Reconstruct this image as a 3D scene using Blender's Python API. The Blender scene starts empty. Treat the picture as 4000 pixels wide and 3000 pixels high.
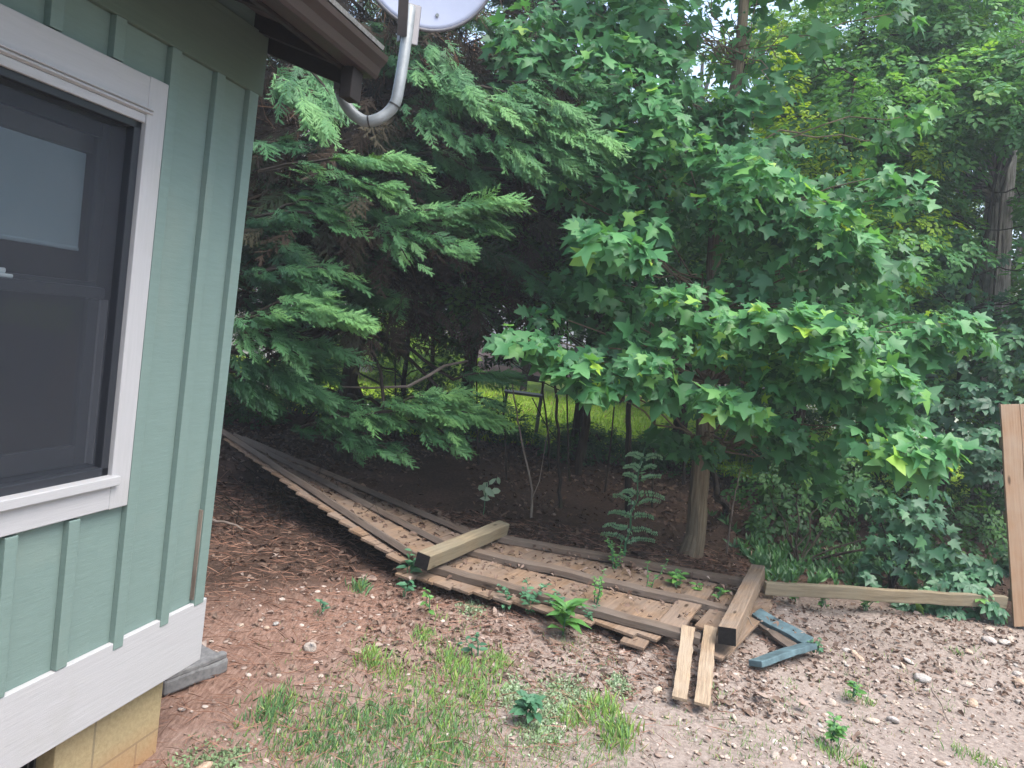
import bpy, math, random
import numpy as np
from mathutils import Vector
R = math.radians
random.seed(7); rng = np.random.default_rng(11)
sc = bpy.context.scene; col = sc.collection

# ---------------------------------------------------------------- camera
PITCH, ROLL, FPX = R(-4.6), R(8.0), 2889.0          # photograph is 4000 px wide
CAM = np.array([0, 0, 1.67])
_f = np.array([0, math.cos(PITCH), math.sin(PITCH)]); _u0 = np.array([0, -math.sin(PITCH), math.cos(PITCH)]); _r0 = np.array([1., 0, 0])
_r = math.cos(ROLL)*_r0 + math.sin(ROLL)*_u0; _u = -math.sin(ROLL)*_r0 + math.cos(ROLL)*_u0
cd = bpy.data.cameras.new('camera'); cam = bpy.data.objects.new('camera', cd); col.objects.link(cam)
cd.sensor_width = 36.0; cd.lens = 36.0*FPX/4000; cd.clip_end = 500; cd.clip_start = 0.05
from mathutils import Matrix
cam.matrix_world = Matrix(((_r[0], _u[0], -_f[0], CAM[0]), (_r[1], _u[1], -_f[1], CAM[1]), (_r[2], _u[2], -_f[2], CAM[2]), (0, 0, 0, 1)))
sc.camera = cam
def ray(x, y): return _f + _r*(x-2000)/FPX - _u*(y-1500)/FPX
def A(x, y, d): return CAM + ray(x, y)*d                        # a survey point at a known distance
def G(x, y, z=0.): r = ray(x, y); return CAM + r*((z-1.67)/r[2])  # a survey point at a known height
K = 4000/2212.
def A2(x, y, d): return A(x*K, y*K, d)

# ---------------------------------------------------------------- light
SUN_EL, SUN_AZ = R(66), R(130)                        # azimuth clockwise from +Y: high over the open yard
wd = bpy.data.worlds.new('World'); sc.world = wd; wd.use_nodes = True
nt = wd.node_tree; bg = nt.nodes['Background']; sky = nt.nodes.new('ShaderNodeTexSky'); sky.sky_type = 'NISHITA'
sky.sun_disc = False; sky.sun_elevation = SUN_EL; sky.sun_rotation = SUN_AZ; sky.air_density = 1.2; sky.dust_density = 3.0
hs = nt.nodes.new('ShaderNodeHueSaturation'); hs.inputs['Saturation'].default_value = 0.92
nt.links.new(sky.outputs[0], hs.inputs['Color']); nt.links.new(hs.outputs[0], bg.inputs[0]); bg.inputs[1].default_value = 0.15
sd = bpy.data.lights.new('sun', 'SUN'); sd.energy = 1.5; sd.angle = R(50); sd.color = (1, .96, .9)
sun = bpy.data.objects.new('sun', sd); col.objects.link(sun)
dirs = Vector((math.sin(SUN_AZ)*math.cos(SUN_EL), math.cos(SUN_AZ)*math.cos(SUN_EL), math.sin(SUN_EL)))
sun.rotation_euler = dirs.to_track_quat('Z', 'Y').to_euler()
sc.view_settings.view_transform = 'Standard'; sc.view_settings.look = 'None'; sc.view_settings.gamma = 1
sc.view_settings.exposure = 1.85
sc.cycles.max_bounces = 12; sc.cycles.diffuse_bounces = 8; sc.cycles.transmission_bounces = 8; sc.cycles.transparent_max_bounces = 16

# ---------------------------------------------------------------- helpers
def norm(v): v = np.asarray(v, float); return v/np.maximum(np.linalg.norm(v, axis=-1, keepdims=True), 1e-9)
def tag(o, label=None, cat=None, group=None, kind=None):
    for k, v in (('label', label), ('category', cat), ('group', group), ('kind', kind)):
        if v: o[k] = v
    return o
def empty(name, loc, label=None, cat=None, group=None):
    o = bpy.data.objects.new(name, None); col.objects.link(o); o.location = [float(c) for c in loc]; o.empty_display_size = .2
    return tag(o, label, cat, group)
def link_mesh(name, V, F, mat, parent=None, tint=None, gc=None, origin=None, smooth=False):
    """one mesh object; V in world space, shifted to the parent's (or its own) origin"""
    V = np.asarray(V, np.float32)
    base = np.zeros(3)
    if parent is not None:
        p = parent
        while p is not None: base = base + np.array(p.location); p = p.parent
    own = np.zeros(3)
    if origin is not None: own = np.asarray(origin) - base
    V = V - (base + own).astype(np.float32)
    me = bpy.data.meshes.new(name)
    if isinstance(F, np.ndarray):
        n, k = F.shape
        me.vertices.add(len(V)); me.vertices.foreach_set('co', V.ravel())
        me.loops.add(n*k); me.loops.foreach_set('vertex_index', F.astype(np.int32).ravel())
        me.polygons.add(n); me.polygons.foreach_set('loop_start', np.arange(0, n*k, k, dtype=np.int32))
        me.update(calc_edges=True)
    else:
        me.from_pydata(V.tolist(), [], F); me.update()
    if tint is not None:
        a = me.attributes.new('tint', 'FLOAT', 'POINT'); a.data.foreach_set('value', np.asarray(tint, np.float32))
    if gc is not None:
        a = me.attributes.new('gc', 'FLOAT_VECTOR', 'POINT'); a.data.foreach_set('vector', np.asarray(gc, np.float32).ravel())
    if smooth: me.polygons.foreach_set('use_smooth', np.ones(len(me.polygons), bool))
    me.materials.append(mat)
    o = bpy.data.objects.new(name, me); col.objects.link(o); o.location = own.tolist()
    if parent is not None: o.parent = parent
    return o
class MB:
    def __init__(s): s.v = []; s.f = []; s.g = []; s.t = []
    def add(s, v, f, g, t=.5):
        b = len(s.v); s.v += [list(map(float, p)) for p in v]; s.g += [list(map(float, p)) for p in g]; s.f += [[i+b for i in q] for q in f]
        s.t += [t]*len(v)
    def box(s, c, X, Y, Z, dx, dy, dz, seg=1, wob=0., t=None, taper=None):
        """board: long axis X; grain coordinate = (along, across, thick) + random offset"""
        c = np.asarray(c, float); X, Y, Z = norm(X), norm(Y), norm(Z); off = rng.random(3)*20; V = []; Gc = []; Fa = []
        for i in range(seg+1):
            a = (i/seg-.5)*dx; wv = rng.normal(0, wob, 2) if wob else (0, 0)
            for (p, q) in ((-1, -1), (1, -1), (1, 1), (-1, 1)):
                sc_ = 1 if taper is None else taper(i/seg)
                V.append(c+X*a+Y*(p*dy/2*sc_+wv[0])+Z*(q*dz/2+wv[1])); Gc.append((a+off[0], p*dy/2+off[1], q*dz/2+off[2]))
        for i in range(seg):
            for k in range(4):
                a, b = i*4+k, i*4+(k+1) % 4; Fa.append((a, b, b+4, a+4))
        Fa.append((3, 2, 1, 0)); e = seg*4; Fa.append((e, e+1, e+2, e+3))
        s.add(V, Fa, Gc, rng.random() if t is None else t)
    def tube(s, pts, rad, n=8, cap=True, rough=0., t=.5):
        pts = np.asarray(pts, float); m = len(pts); rad = np.broadcast_to(rad, (m,)); V = []; Gc = []; Fa = []
        T = norm(np.gradient(pts, axis=0)); ref = np.array([0.31, .95, .05]) if abs(T[0][2]) > .6 else np.array([0, 0, 1.]); L = 0; o = rng.random()*30
        for i in range(m):
            if i: L += np.linalg.norm(pts[i]-pts[i-1])
            x = norm(np.cross(T[i], ref)); y = np.cross(x, T[i])
            for k in range(n):
                a = 2*math.pi*k/n; r = rad[i]*(1+(rng.normal(0, rough) if rough else 0)); V.append(pts[i]+(x*math.cos(a)+y*math.sin(a))*r); Gc.append((L+o, rad[0]*math.cos(a)+o, rad[0]*math.sin(a)))
        for i in range(m-1):
            for k in range(n): a, b = i*n+k, i*n+(k+1) % n; Fa.append((a, b, b+n, a+n))
        if cap: Fa.append(tuple(range(n-1, -1, -1))); Fa.append(tuple(range((m-1)*n, m*n)))
        s.add(V, Fa, Gc, t)
    def build(s, name, mat, parent=None, origin=None, bevel=0., smooth=False):
        o = link_mesh(name, s.v, s.f, mat, parent, s.t, s.g, origin, smooth)
        if bevel:
            b = o.modifiers.new('bevel', 'BEVEL'); b.width = bevel; b.segments = 2; b.limit_method = 'ANGLE'
        return o
def curve(p0, p1, sag=0., n=8, wob=.0):
    p0, p1 = np.asarray(p0, float), np.asarray(p1, float); t = np.linspace(0, 1, n)[:, None]
    P = p0*(1-t)+p1*t; P[:, 2] += (sag*4*t*(1-t))[:, 0]
    if wob: P[1:-1] += rng.normal(0, wob, (n-2, 3))
    return P

# ---------------------------------------------------------------- materials
def mat(name): m = bpy.data.materials.new(name); m.use_nodes = True; return m, m.node_tree, m.node_tree.nodes['Principled BSDF']
def nd(t, kind, **kw):
    n = t.nodes.new('ShaderNode'+kind)
    for k, v in kw.items():
        if k in n.inputs.keys(): n.inputs[k].default_value = v
        else: setattr(n, k, v)
    return n
def ramp(t, fac, stops):
    r = t.nodes.new('ShaderNodeValToRGB'); e = r.color_ramp.elements
    while len(e) < len(stops): e.new(.5)
    for el, (p, c) in zip(e, stops): el.position = p; el.color = (*c, 1)
    t.links.new(fac, r.inputs[0]); return r.outputs[0]
def mixc(t, fac, a, b, mode='MIX'):
    m = t.nodes.new('ShaderNodeMix'); m.data_type = 'RGBA'; m.blend_type = mode
    for sock, v in ((m.inputs[0], fac), (m.inputs[6], a), (m.inputs[7], b)):
        if hasattr(v, 'is_linked'): t.links.new(v, sock)
        else: sock.default_value = (*v, 1) if isinstance(v, tuple) else v
    return m.outputs[2]
def attr(t, name, out): a = t.nodes.new('ShaderNodeAttribute'); a.attribute_name = name; return a.outputs[out]
def scaled(t, vec, s):
    m = t.nodes.new('ShaderNodeVectorMath'); m.operation = 'MULTIPLY'; t.links.new(vec, m.inputs[0]); m.inputs[1].default_value = s; return m.outputs[0]
def noise(t, vec, scale=5, detail=4, rough=.6):
    n = nd(t, 'TexNoise', Scale=scale, Detail=detail, Roughness=rough); t.links.new(vec, n.inputs['Vector']); return n.outputs['Fac']
def bump(t, b, h, strength=.3, dist=.01):
    n = nd(t, 'Bump', Strength=strength, Distance=dist); t.links.new(h, n.inputs['Height']); t.links.new(n.outputs[0], b.inputs['Normal'])
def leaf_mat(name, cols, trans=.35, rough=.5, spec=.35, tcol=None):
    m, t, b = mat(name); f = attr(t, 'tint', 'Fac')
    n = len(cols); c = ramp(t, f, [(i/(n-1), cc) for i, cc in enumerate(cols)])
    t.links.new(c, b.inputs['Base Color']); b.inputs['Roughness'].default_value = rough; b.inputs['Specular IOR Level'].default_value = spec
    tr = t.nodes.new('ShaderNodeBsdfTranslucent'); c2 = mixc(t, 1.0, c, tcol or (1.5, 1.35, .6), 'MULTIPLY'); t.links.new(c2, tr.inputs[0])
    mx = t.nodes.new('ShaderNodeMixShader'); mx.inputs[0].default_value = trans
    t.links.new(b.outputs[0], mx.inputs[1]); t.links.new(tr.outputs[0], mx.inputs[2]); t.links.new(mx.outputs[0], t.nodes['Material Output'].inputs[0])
    return m
def wood_mat(name, dark, light, grey=None, greyamt=.5, rough=.85, grain=(3, 40, 40), bstr=.5, knots=True):
    m, t, b = mat(name); g = attr(t, 'gc', 'Vector')
    n1 = noise(t, scaled(t, g, grain), 2.2, 6, .65); c = ramp(t, n1, [(.3, dark), (.7, light)])
    tn = attr(t, 'tint', 'Fac'); c = mixc(t, tn, c, mixc(t, .55, c, (.5, .45, .4), 'MULTIPLY'))
    n2 = noise(t, g, 3.5, 4)
    if grey: c = mixc(t, ramp(t, n2, [(.5-.25*greyamt, (0, 0, 0)), (.75-.2*greyamt, (1, 1, 1))]), c, mixc(t, .6, c, grey))
    if knots:
        vo = nd(t, 'TexVoronoi', Scale=1.0); t.links.new(scaled(t, g, (3., 9, 9)), vo.inputs['Vector'])
        k = ramp(t, vo.outputs['Distance'], [(.06, (1, 1, 1)), (.13, (0, 0, 0))]); c = mixc(t, k, c, tuple(x*.35 for x in dark))
    t.links.new(c, b.inputs['Base Color']); b.inputs['Roughness'].default_value = rough; b.inputs['Specular IOR Level'].default_value = .2
    bump(t, b, n1, bstr, .006); return m
def paint_mat(name, c, rough=.6, streak=(2, 60, 60), var=.12, dirt=(.3, .3, .25), dirtamt=.15, bstr=.25):
    m, t, b = mat(name); g = attr(t, 'gc', 'Vector'); n1 = noise(t, scaled(t, g, streak), 2, 5, .7); n2 = noise(t, g, 2.3, 5)
    cc = ramp(t, n1, [(.3, tuple(x*(1-var) for x in c)), (.7, c)])
    n3 = noise(t, scaled(t, g, (30, 130, 130)), 1, 3)
    cc = mixc(t, ramp(t, n2, [(.55, (0, 0, 0)), (.8, (dirtamt,)*3)]), cc, dirt); cc = mixc(t, ramp(t, n3, [(.74, (0, 0, 0)), (.78, (.6,)*3)]), cc, dirt)
    t.links.new(cc, b.inputs['Base Color']); b.inputs['Roughness'].default_value = rough; b.inputs['Specular IOR Level'].default_value = .3
    bump(t, b, n1, bstr, .003); return m
def plain(name, c, rough=.5, metal=0, spec=.5, var=.15, sc_=30):
    m, t, b = mat(name); tc = t.nodes.new('ShaderNodeTexCoord'); n = noise(t, tc.outputs['Object'], sc_, 4)
    t.links.new(ramp(t, n, [(.3, tuple(x*(1-var) for x in c)), (.7, tuple(x*(1+var*.4) for x in c))]), b.inputs['Base Color'])
    b.inputs['Roughness'].default_value = rough; b.inputs['Metallic'].default_value = metal; b.inputs['Specular IOR Level'].default_value = spec; return m
M = {}
M['siding'] = paint_mat('green_siding_paint', (.170, .243, .221), .62, (50, 6, 6), .10, (.24, .27, .22), .35, .35)
M['trimpaint'] = paint_mat('white_trim_paint', (.43, .43, .44), .5, (3, 55, 55), .10, (.27, .27, .23), .42, .3)
M['frieze'] = paint_mat('green_frieze_paint', (.105, .145, .115), .65, (3, 55, 55), .1, (.2, .23, .18), .2, .3)
M['brown'] = paint_mat('brown_gutter_paint', (.060, .042, .040), .35, (2, 40, 40), .15, (.03, .03, .03), .4, .1)
M['darkwood'] = paint_mat('dark_eave_wood', (.022, .018, .017), .8, (3, 50, 50), .3, (.015, .012, .01), .4, .3)
M['soffit'] = paint_mat('grey_soffit_board', (.06, .052, .05), .8, (3, 40, 40), .2, (.03, .03, .03), .4, .2)
M['sash'] = paint_mat('dark_window_vinyl', (.028, .032, .040), .35, (2, 30, 30), .1, (.06, .06, .06), .2, .05)
M['sashlight'] = paint_mat('light_window_track', (.17, .18, .20), .45, (2, 30, 30), .1, (.1, .1, .1), .2, .05)
M['blind'] = paint_mat('pale_blind_fabric', (.74, .86, .90), .8, (40, 40, 4), .05, (.5, .5, .5), .1, .05)
M['room'] = plain('dim_room_paint', (.05, .043, .04), .9)
M['vent'] = plain('black_vent_iron', (.02, .022, .026), .5)
M['galv'] = plain('galvanised_grey_paint', (.215, .235, .24), .45, .15, .5, .25, 22)
M['dish'] = plain('grey_dish_enamel', (.30, .33, .43), .38, 0, .5, .05, 14)
M['dishdark'] = plain('dark_bracket_paint', (.10, .098, .108), .5, .1)
M['black'] = plain('black_plastic', (.02, .02, .02), .5)
M['concrete'] = plain('grey_concrete', (.17, .17, .17), .9, 0, .2, .35, 35)
M['bluemetal'] = plain('weathered_blue_paint', (.095, .155, .175), .65, 0, .3, .5, 12)
M['picket'] = wood_mat('weathered_picket_wood', (.135, .088, .056), (.285, .195, .128), (.19, .155, .13), .6, .9, (2.2, 34, 34))
M['rail'] = wood_mat('grey_rail_wood', (.075, .056, .045), (.19, .145, .112), (.14, .118, .10), .6, .9)
M['post'] = wood_mat('greenish_post_wood', (.135, .108, .07), (.27, .22, .145), (.18, .165, .12), .5, .9, (2, 30, 30))
M['oldpost'] = wood_mat('brown_post_wood', (.13, .088, .06), (.28, .20, .135), (.2, .175, .15), .55, .9, (2, 38, 38), .8)
M['endgrain'] = wood_mat('black_rotten_end_grain', (.006, .006, .006), (.022, .02, .02), None, 0, .95, (30, 30, 30))
M['newpicket'] = wood_mat('honey_picket_wood', (.24, .145, .085), (.34, .23, .15), (.30, .24, .18), .25, .8, (1.2, 30, 30), .25)
M['splint'] = wood_mat('raw_split_wood', (.16, .11, .07), (.40, .30, .20), (.34, .285, .22), .5, .9, (3, 50, 50), 1.)
def block_mat():
    m, t, b = mat('tan_painted_block'); ge = t.nodes.new('ShaderNodeNewGeometry'); dt_ = t.nodes.new('ShaderNodeVectorMath'); dt_.operation = 'DOT_PRODUCT'; t.links.new(ge.outputs['Position'], dt_.inputs[0]); dt_.inputs[1].default_value = (math.sin(R(14.5))+.97, math.cos(R(14.5))-.25, 0)
    sz = t.nodes.new('ShaderNodeSeparateXYZ'); t.links.new(ge.outputs['Position'], sz.inputs[0]); cg = t.nodes.new('ShaderNodeCombineXYZ'); t.links.new(dt_.outputs['Value'], cg.inputs[0]); t.links.new(sz.outputs[2], cg.inputs[2]); g = cg.outputs[0]
    n = noise(t, g, 60, 4); c = ramp(t, n, [(.3, (.30, .235, .125)), (.7, (.40, .32, .18))]); n2 = noise(t, g, 5, 3)
    sp = t.nodes.new('ShaderNodeSeparateXYZ'); t.links.new(g, sp.inputs[0])
    br = nd(t, 'TexBrick', Scale=1.0, **{'Mortar Size': .005, 'Brick Width': .406, 'Row Height': .203}); br.offset = .5
    cb = t.nodes.new('ShaderNodeCombineXYZ'); t.links.new(sp.outputs[0], cb.inputs[0]); t.links.new(sp.outputs[2], cb.inputs[1]); t.links.new(cb.outputs[0], br.inputs['Vector'])
    c = mixc(t, br.outputs['Fac'], c, (.235, .19, .115))
    gr = nd(t, 'MapRange'); gr.inputs['From Min'].default_value = .06; gr.inputs['From Max'].default_value = -.08; t.links.new(sp.outputs[2], gr.inputs['Value'])
    ad = t.nodes.new('ShaderNodeMath'); ad.operation = 'MULTIPLY'; t.links.new(gr.outputs[0], ad.inputs[0]); t.links.new(n2, ad.inputs[1])
    c = mixc(t, ad.outputs[0], c, (.36, .15, .06))     # clay splash stain on the lowest course
    t.links.new(c, b.inputs['Base Color']); b.inputs['Roughness'].default_value = .85; bump(t, b, n, .5, .004); return m
M['block'] = block_mat()
def bark_mat(name, dark, light, sc1=(3, 26, 26), moss=None, dist=.03, lich=0.):
    m, t, b = mat(name); g = attr(t, 'gc', 'Vector'); n1 = noise(t, scaled(t, g, sc1), 1.4, 7, .68); c = ramp(t, n1, [(.36, dark), (.66, light)])
    if moss: c = mixc(t, ramp(t, noise(t, g, 2.2, 5), [(.55, (0, 0, 0)), (.7, (.7,)*3)]), c, moss)
    t.links.new(c, b.inputs['Base Color']); b.inputs['Roughness'].default_value = .95; b.inputs['Specular IOR Level'].default_value = .1; bump(t, b, n1, 1., dist); return m
M['bark'] = bark_mat('grey_brown_bark', (.10, .075, .05), (.24, .19, .13), (2.5, 30, 30), None, .012)
M['darkbark'] = bark_mat('dark_bark', (.018, .015, .012), (.055, .045, .036), (3, 25, 25), (.05, .06, .03), .012)
M['oakbark'] = bark_mat('shaggy_grey_bark', (.07, .062, .058), (.58, .54, .51), (2.2, 26, 26), (.10, .12, .07), .06)
M['twigs'] = bark_mat('brown_dead_twigs', (.07, .042, .028), (.16, .098, .066), (3, 20, 20), None, .004)
M['paletwig'] = bark_mat('pale_twig_bark', (.14, .11, .09), (.30, .25, .21), (3, 20, 20), None, .003)
M['cypress'] = leaf_mat('cypress_scale_leaf', [(.018, .062, .030), (.042, .130, .054), (.078, .205, .078), (.145, .31, .10)], .25, .55, .3)
M['deadfrond'] = leaf_mat('dead_brown_frond', [(.020, .015, .011), (.042, .031, .022), (.068, .050, .036), (.025, .045, .022)], .1, .9, .1, (1, .9, .8))
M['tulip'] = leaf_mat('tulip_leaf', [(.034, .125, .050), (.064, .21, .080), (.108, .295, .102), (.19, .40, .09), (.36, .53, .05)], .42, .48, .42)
M['oakleaf'] = leaf_mat('blue_green_leaf', [(.045, .145, .062), (.082, .235, .09), (.13, .315, .10), (.28, .48, .05)], .45, .5, .4)
M['limeleaf'] = leaf_mat('yellow_green_leaf', [(.04, .105, .02), (.085, .19, .025), (.17, .31, .03), (.30, .46, .05)], .42, .5, .4)
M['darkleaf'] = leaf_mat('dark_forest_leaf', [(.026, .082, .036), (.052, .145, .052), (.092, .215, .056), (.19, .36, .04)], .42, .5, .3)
M['creeper'] = leaf_mat('creeper_leaf', [(.03, .10, .055), (.05, .155, .08), (.085, .22, .10), (.16, .32, .07)], .3, .45, .5)
M['weed'] = leaf_mat('fresh_weed_leaf', [(.04, .12, .045), (.07, .19, .055), (.11, .28, .07), (.17, .37, .08)], .35, .45, .5)
M['weedblue'] = leaf_mat('bluish_weed_leaf', [(.045, .13, .075), (.07, .19, .10), (.11, .26, .13)], .3, .5, .4)
M['paleleaf'] = leaf_mat('pale_green_leaf', [(.22, .34, .24), (.34, .46, .33), (.45, .56, .42)], .3, .5, .5)
M['tallweed'] = leaf_mat('blue_green_weed_leaf', [(.12, .26, .16), (.19, .37, .23), (.27, .47, .31)], .35, .5, .4)
M['grass'] = leaf_mat('grass_blade', [(.075, .17, .08), (.12, .235, .095), (.18, .32, .085), (.27, .40, .09), (.34, .29, .19)], .3, .55, .3)
M['lawngrass'] = leaf_mat('lawn_blade', [(.13, .25, .03), (.25, .41, .04), (.38, .53, .06), (.28, .22, .12)], .35, .6, .3)
M['litter'] = leaf_mat('dead_leaf', [(.055, .034, .025), (.12, .078, .058), (.19, .135, .105), (.27, .205, .17), (.36, .295, .255)], .1, .85, .15, (1, .9, .8))
M['needle'] = leaf_mat('pine_needle', [(.12, .062, .042), (.215, .115, .080), (.29, .18, .13)], .05, .8, .15, (1, .9, .8))
M['moss'] = leaf_mat('pale_moss', [(.17, .25, .13), (.25, .34, .20), (.33, .41, .29)], .1, .9, .1)

# ---------------------------------------------------------------- ground
P_HOUSE = np.array([-1.03, 2.47])
def vnoise(x, y, s, seed):
    x = np.asarray(x)*s+seed*17.3; y = np.asarray(y)*s+seed*9.1
    xi = np.floor(x); yi = np.floor(y); fx = x-xi; fy = y-yi; fx = fx*fx*(3-2*fx); fy = fy*fy*(3-2*fy)
    h = lambda a, b: np.modf(np.abs(np.sin(a*127.1+b*311.7+seed*7.7)*43758.5453))[0]
    return (h(xi, yi)*(1-fx)+h(xi+1, yi)*fx)*(1-fy)+(h(xi, yi+1)*(1-fx)+h(xi+1, yi+1)*fx)*fy
def gz(x, y):
    x = np.asarray(x, float); y = np.asarray(y, float)
    z = (vnoise(x, y, .8, 1)-.5)*.10+(vnoise(x, y, 3.1, 2)-.5)*.03
    z = z-.07*np.exp(-((x+1.1)**2+(y-2.6)**2)/1.2)
    m = np.exp(-((x-.6)**2/2.2+(y-4.6)**2/1.2)); z = z*(1-.8*m)
    z = z+.10*np.exp(-((y-8.2)/1.6)**2)*(1+.6*np.sin(x*.9))*.6           # low bank under the trees
    return z
def axis(lo, hi, c0, c1, fine, coarse):
    a = np.arange(c0, c1, fine); l = [c0]; s = fine
    while l[-1] > lo: s = min(s*1.25, coarse); l.append(l[-1]-s)
    h = [a[-1]]; s = fine
    while h[-1] < hi: s = min(s*1.25, coarse); h.append(h[-1]+s)
    return np.array(sorted(set(l[1:]))+a.tolist()+h[1:])
def ground_mat():
    m, t, b = mat('pine_straw_and_dirt'); tc = t.nodes.new('ShaderNodeTexCoord'); o = tc.outputs['Object']
    big = noise(t, o, .55, 3, .5); fine = noise(t, o, 38, 6, .75); med = noise(t, o, 7, 5, .6)
    n_ = noise(t, scaled(t, o, (90, 16, 60)), 1, 4, .7)
    straw = ramp(t, n_, [(.28, (.11, .064, .048)), (.5, (.215, .132, .10)), (.75, (.32, .225, .18))])
    dirt = ramp(t, fine, [(.3, (.15, .117, .10)), (.5, (.258, .213, .185)), (.72, (.355, .307, .275))])
    forest_and_shade = ramp(t, fine, [(.3, (.022, .014, .011)), (.55, (.06, .038, .028)), (.75, (.13, .088, .068))])
    sp = t.nodes.new('ShaderNodeSeparateXYZ'); t.links.new(o, sp.inputs[0])
    def rng_(sock, a, bb, amp):
        ad = t.nodes.new('ShaderNodeMath'); ad.operation = 'MULTIPLY_ADD'; t.links.new(med, ad.inputs[0]); ad.inputs[1].default_value = amp; t.links.new(sock, ad.inputs[2])
        r = nd(t, 'MapRange'); r.inputs['From Min'].default_value = a; r.inputs['From Max'].default_value = bb; t.links.new(ad.outputs[0], r.inputs['Value']); return r.outputs[0]
    # straw lies thick near the house wall, thins out to bare dirt on the open side
    dg = t.nodes.new('ShaderNodeMath'); dg.operation = 'MULTIPLY_ADD'; t.links.new(sp.outputs[1], dg.inputs[0]); dg.inputs[1].default_value = -.62; t.links.new(sp.outputs[0], dg.inputs[2])
    c = mixc(t, rng_(dg.outputs[0], -2.75, -1.5, .5), straw, dirt)
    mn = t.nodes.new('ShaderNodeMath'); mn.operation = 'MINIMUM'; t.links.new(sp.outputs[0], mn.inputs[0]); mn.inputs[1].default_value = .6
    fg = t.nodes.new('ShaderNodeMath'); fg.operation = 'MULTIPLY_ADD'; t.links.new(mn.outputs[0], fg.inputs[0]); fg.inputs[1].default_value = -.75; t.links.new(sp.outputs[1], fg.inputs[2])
    c = mixc(t, rng_(fg.outputs[0], 4.85, 5.5, .6), c, forest_and_shade)  # dark forest floor carried to the house corner, painting in its shade
    c = mixc(t, ramp(t, big, [(.55, (0, 0, 0)), (.7, (.4,)*3)]), c, straw)
    t.links.new(c, b.inputs['Base Color']); b.inputs['Roughness'].default_value = .95; b.inputs['Specular IOR Level'].default_value = .1
    bump(t, b, fine, .9, .012); return m
xs = axis(-90, 90, -4.5, 6.5, .05, 6); ys = axis(-60, 120, .8, 10.5, .05, 6)
gx, gy = np.meshgrid(xs, ys); gzz = gz(gx, gy)+(vnoise(gx, gy, 11, 4)-.5)*.016
idx = np.arange(len(xs)*len(ys)).reshape(len(ys), len(xs))
gf = np.stack([idx[:-1, :-1], idx[:-1, 1:], idx[1:, 1:], idx[1:, :-1]], -1).reshape(-1, 4)
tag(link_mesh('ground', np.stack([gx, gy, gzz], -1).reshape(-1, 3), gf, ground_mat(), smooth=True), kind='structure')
# neighbouring lawn beyond the trees
lx = np.arange(-26, 26.1, .5); ly = np.arange(9.4, 24, .5); lxx, lyy = np.meshgrid(lx, ly)
edge = 10.3+.5*np.sin(lxx*1.1)+.5*vnoise(lxx, lyy*0, .9, 5); lyy = np.maximum(lyy, edge)
idx = np.arange(lxx.size).reshape(lxx.shape); lf = np.stack([idx[:-1, :-1], idx[:-1, 1:], idx[1:, 1:], idx[1:, :-1]], -1).reshape(-1, 4)
def lawn_z(x, y): return gz(x, y)+.03
ml = plain('lawn_turf', (.22, .33, .04), .95, 0, .1, .5, 3)
tag(link_mesh('lawn', np.stack([lxx, lyy, lawn_z(lxx, lyy)], -1).reshape(-1, 3), lf, ml), kind='structure')

# ---------------------------------------------------------------- house
YAW = R(14.5); w = np.array([math.sin(YAW), math.cos(YAW), 0]); n = np.array([math.cos(YAW), -math.sin(YAW), 0]); Z = np.array([0, 0, 1.])
def W(s, out, z): return w*s+n*(out-1.7)+Z*z
H = empty('house', W(2.353, 0, 0), 'green board and batten house corner with white window trim and brown gutter', 'house')
def hbox(mb, s0, s1, o0, o1, z0, z1, along='s', t=.4):
    c = W((s0+s1)/2, (o0+o1)/2, (z0+z1)/2)
    if along == 's': mb.box(c, w, Z, n, s1-s0, z1-z0, o1-o0, t=t)
    elif along == 'z': mb.box(c, Z, w, n, z1-z0, s1-s0, o1-o0, t=t)
    else: mb.box(c, n, w, Z, o1-o0, s1-s0, z1-z0, t=t)
def part(name, m, parent, boxes, along='s', bevel=.003):
    mb = MB()
    for bx in boxes: hbox(mb, *bx, along=along)
    return mb.build(name, M[m], parent, W(boxes[0][0], boxes[0][2], boxes[0][4]), bevel)
S0 = -3.2                                                     # the wall runs on behind the camera
WS0, WS1, WZ0, WZ1 = .95, 1.838, 1.045, 2.109                 # window opening
wl = part('wall', 'siding', H, [(S0, WS0, -.10, 0, .24, 2.75), (WS1, 2.353, -.10, 0, .24, 2.75), (WS0, WS1, -.10, 0, .24, WZ0), (WS0, WS1, -.10, 0, WZ1, 2.75)], 'z', 0)
tag(part('wall', 'siding', H, [(2.253, 2.353, -7.1, -.10, .24, 2.75), (2.353, 2.371, -.022, 0.0, .486, 2.35)], 'z', 0))
for k, s in enumerate([-.115, .09, .295, .5, .705, 1.50, 1.70, 1.918, 2.127, 2.302]):
    if .88 < s < 1.91:
        part('batten', 'siding', H, [(s, s+.038, 0, .022, .486, .935)], 'z', .002); part('batten', 'siding', H, [(s, s+.038, 0, .022, 2.237, 2.35)], 'z', .002)
    else: part('batten', 'siding', H, [(s, s+(.05 if s > 2.2 else .040), 0, .022, .46 if s > 1.9 and s < 2.2 else .475, 2.35)], 'z', .002)
part('bare_wood_strip', 'paletwig', H, [(2.2965, 2.3012, .001, .016, .50, .84)], 'z', 0)
part('skirt_board', 'trimpaint', H, [(S0, 2.375, 0, .019, .239, .484)])
part('skirt_board', 'trimpaint', H, [(2.353, 2.374, -7.1, -.001, .233, .484)], 'o')
part('frieze_board', 'frieze', H, [(S0, 2.375, 0, .022, 2.35, 2.56)])
part('added_wing', 'siding', H, [(-4.2, -1.7, .03, 3.3, .24, 2.75)], 'z', 0); part('added_wing_foundation', 'block', H, [(-4.1, -1.8, .03, 3.2, -.3, .235)])  # unseen wing added behind the camera to block sky light from the battens
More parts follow.
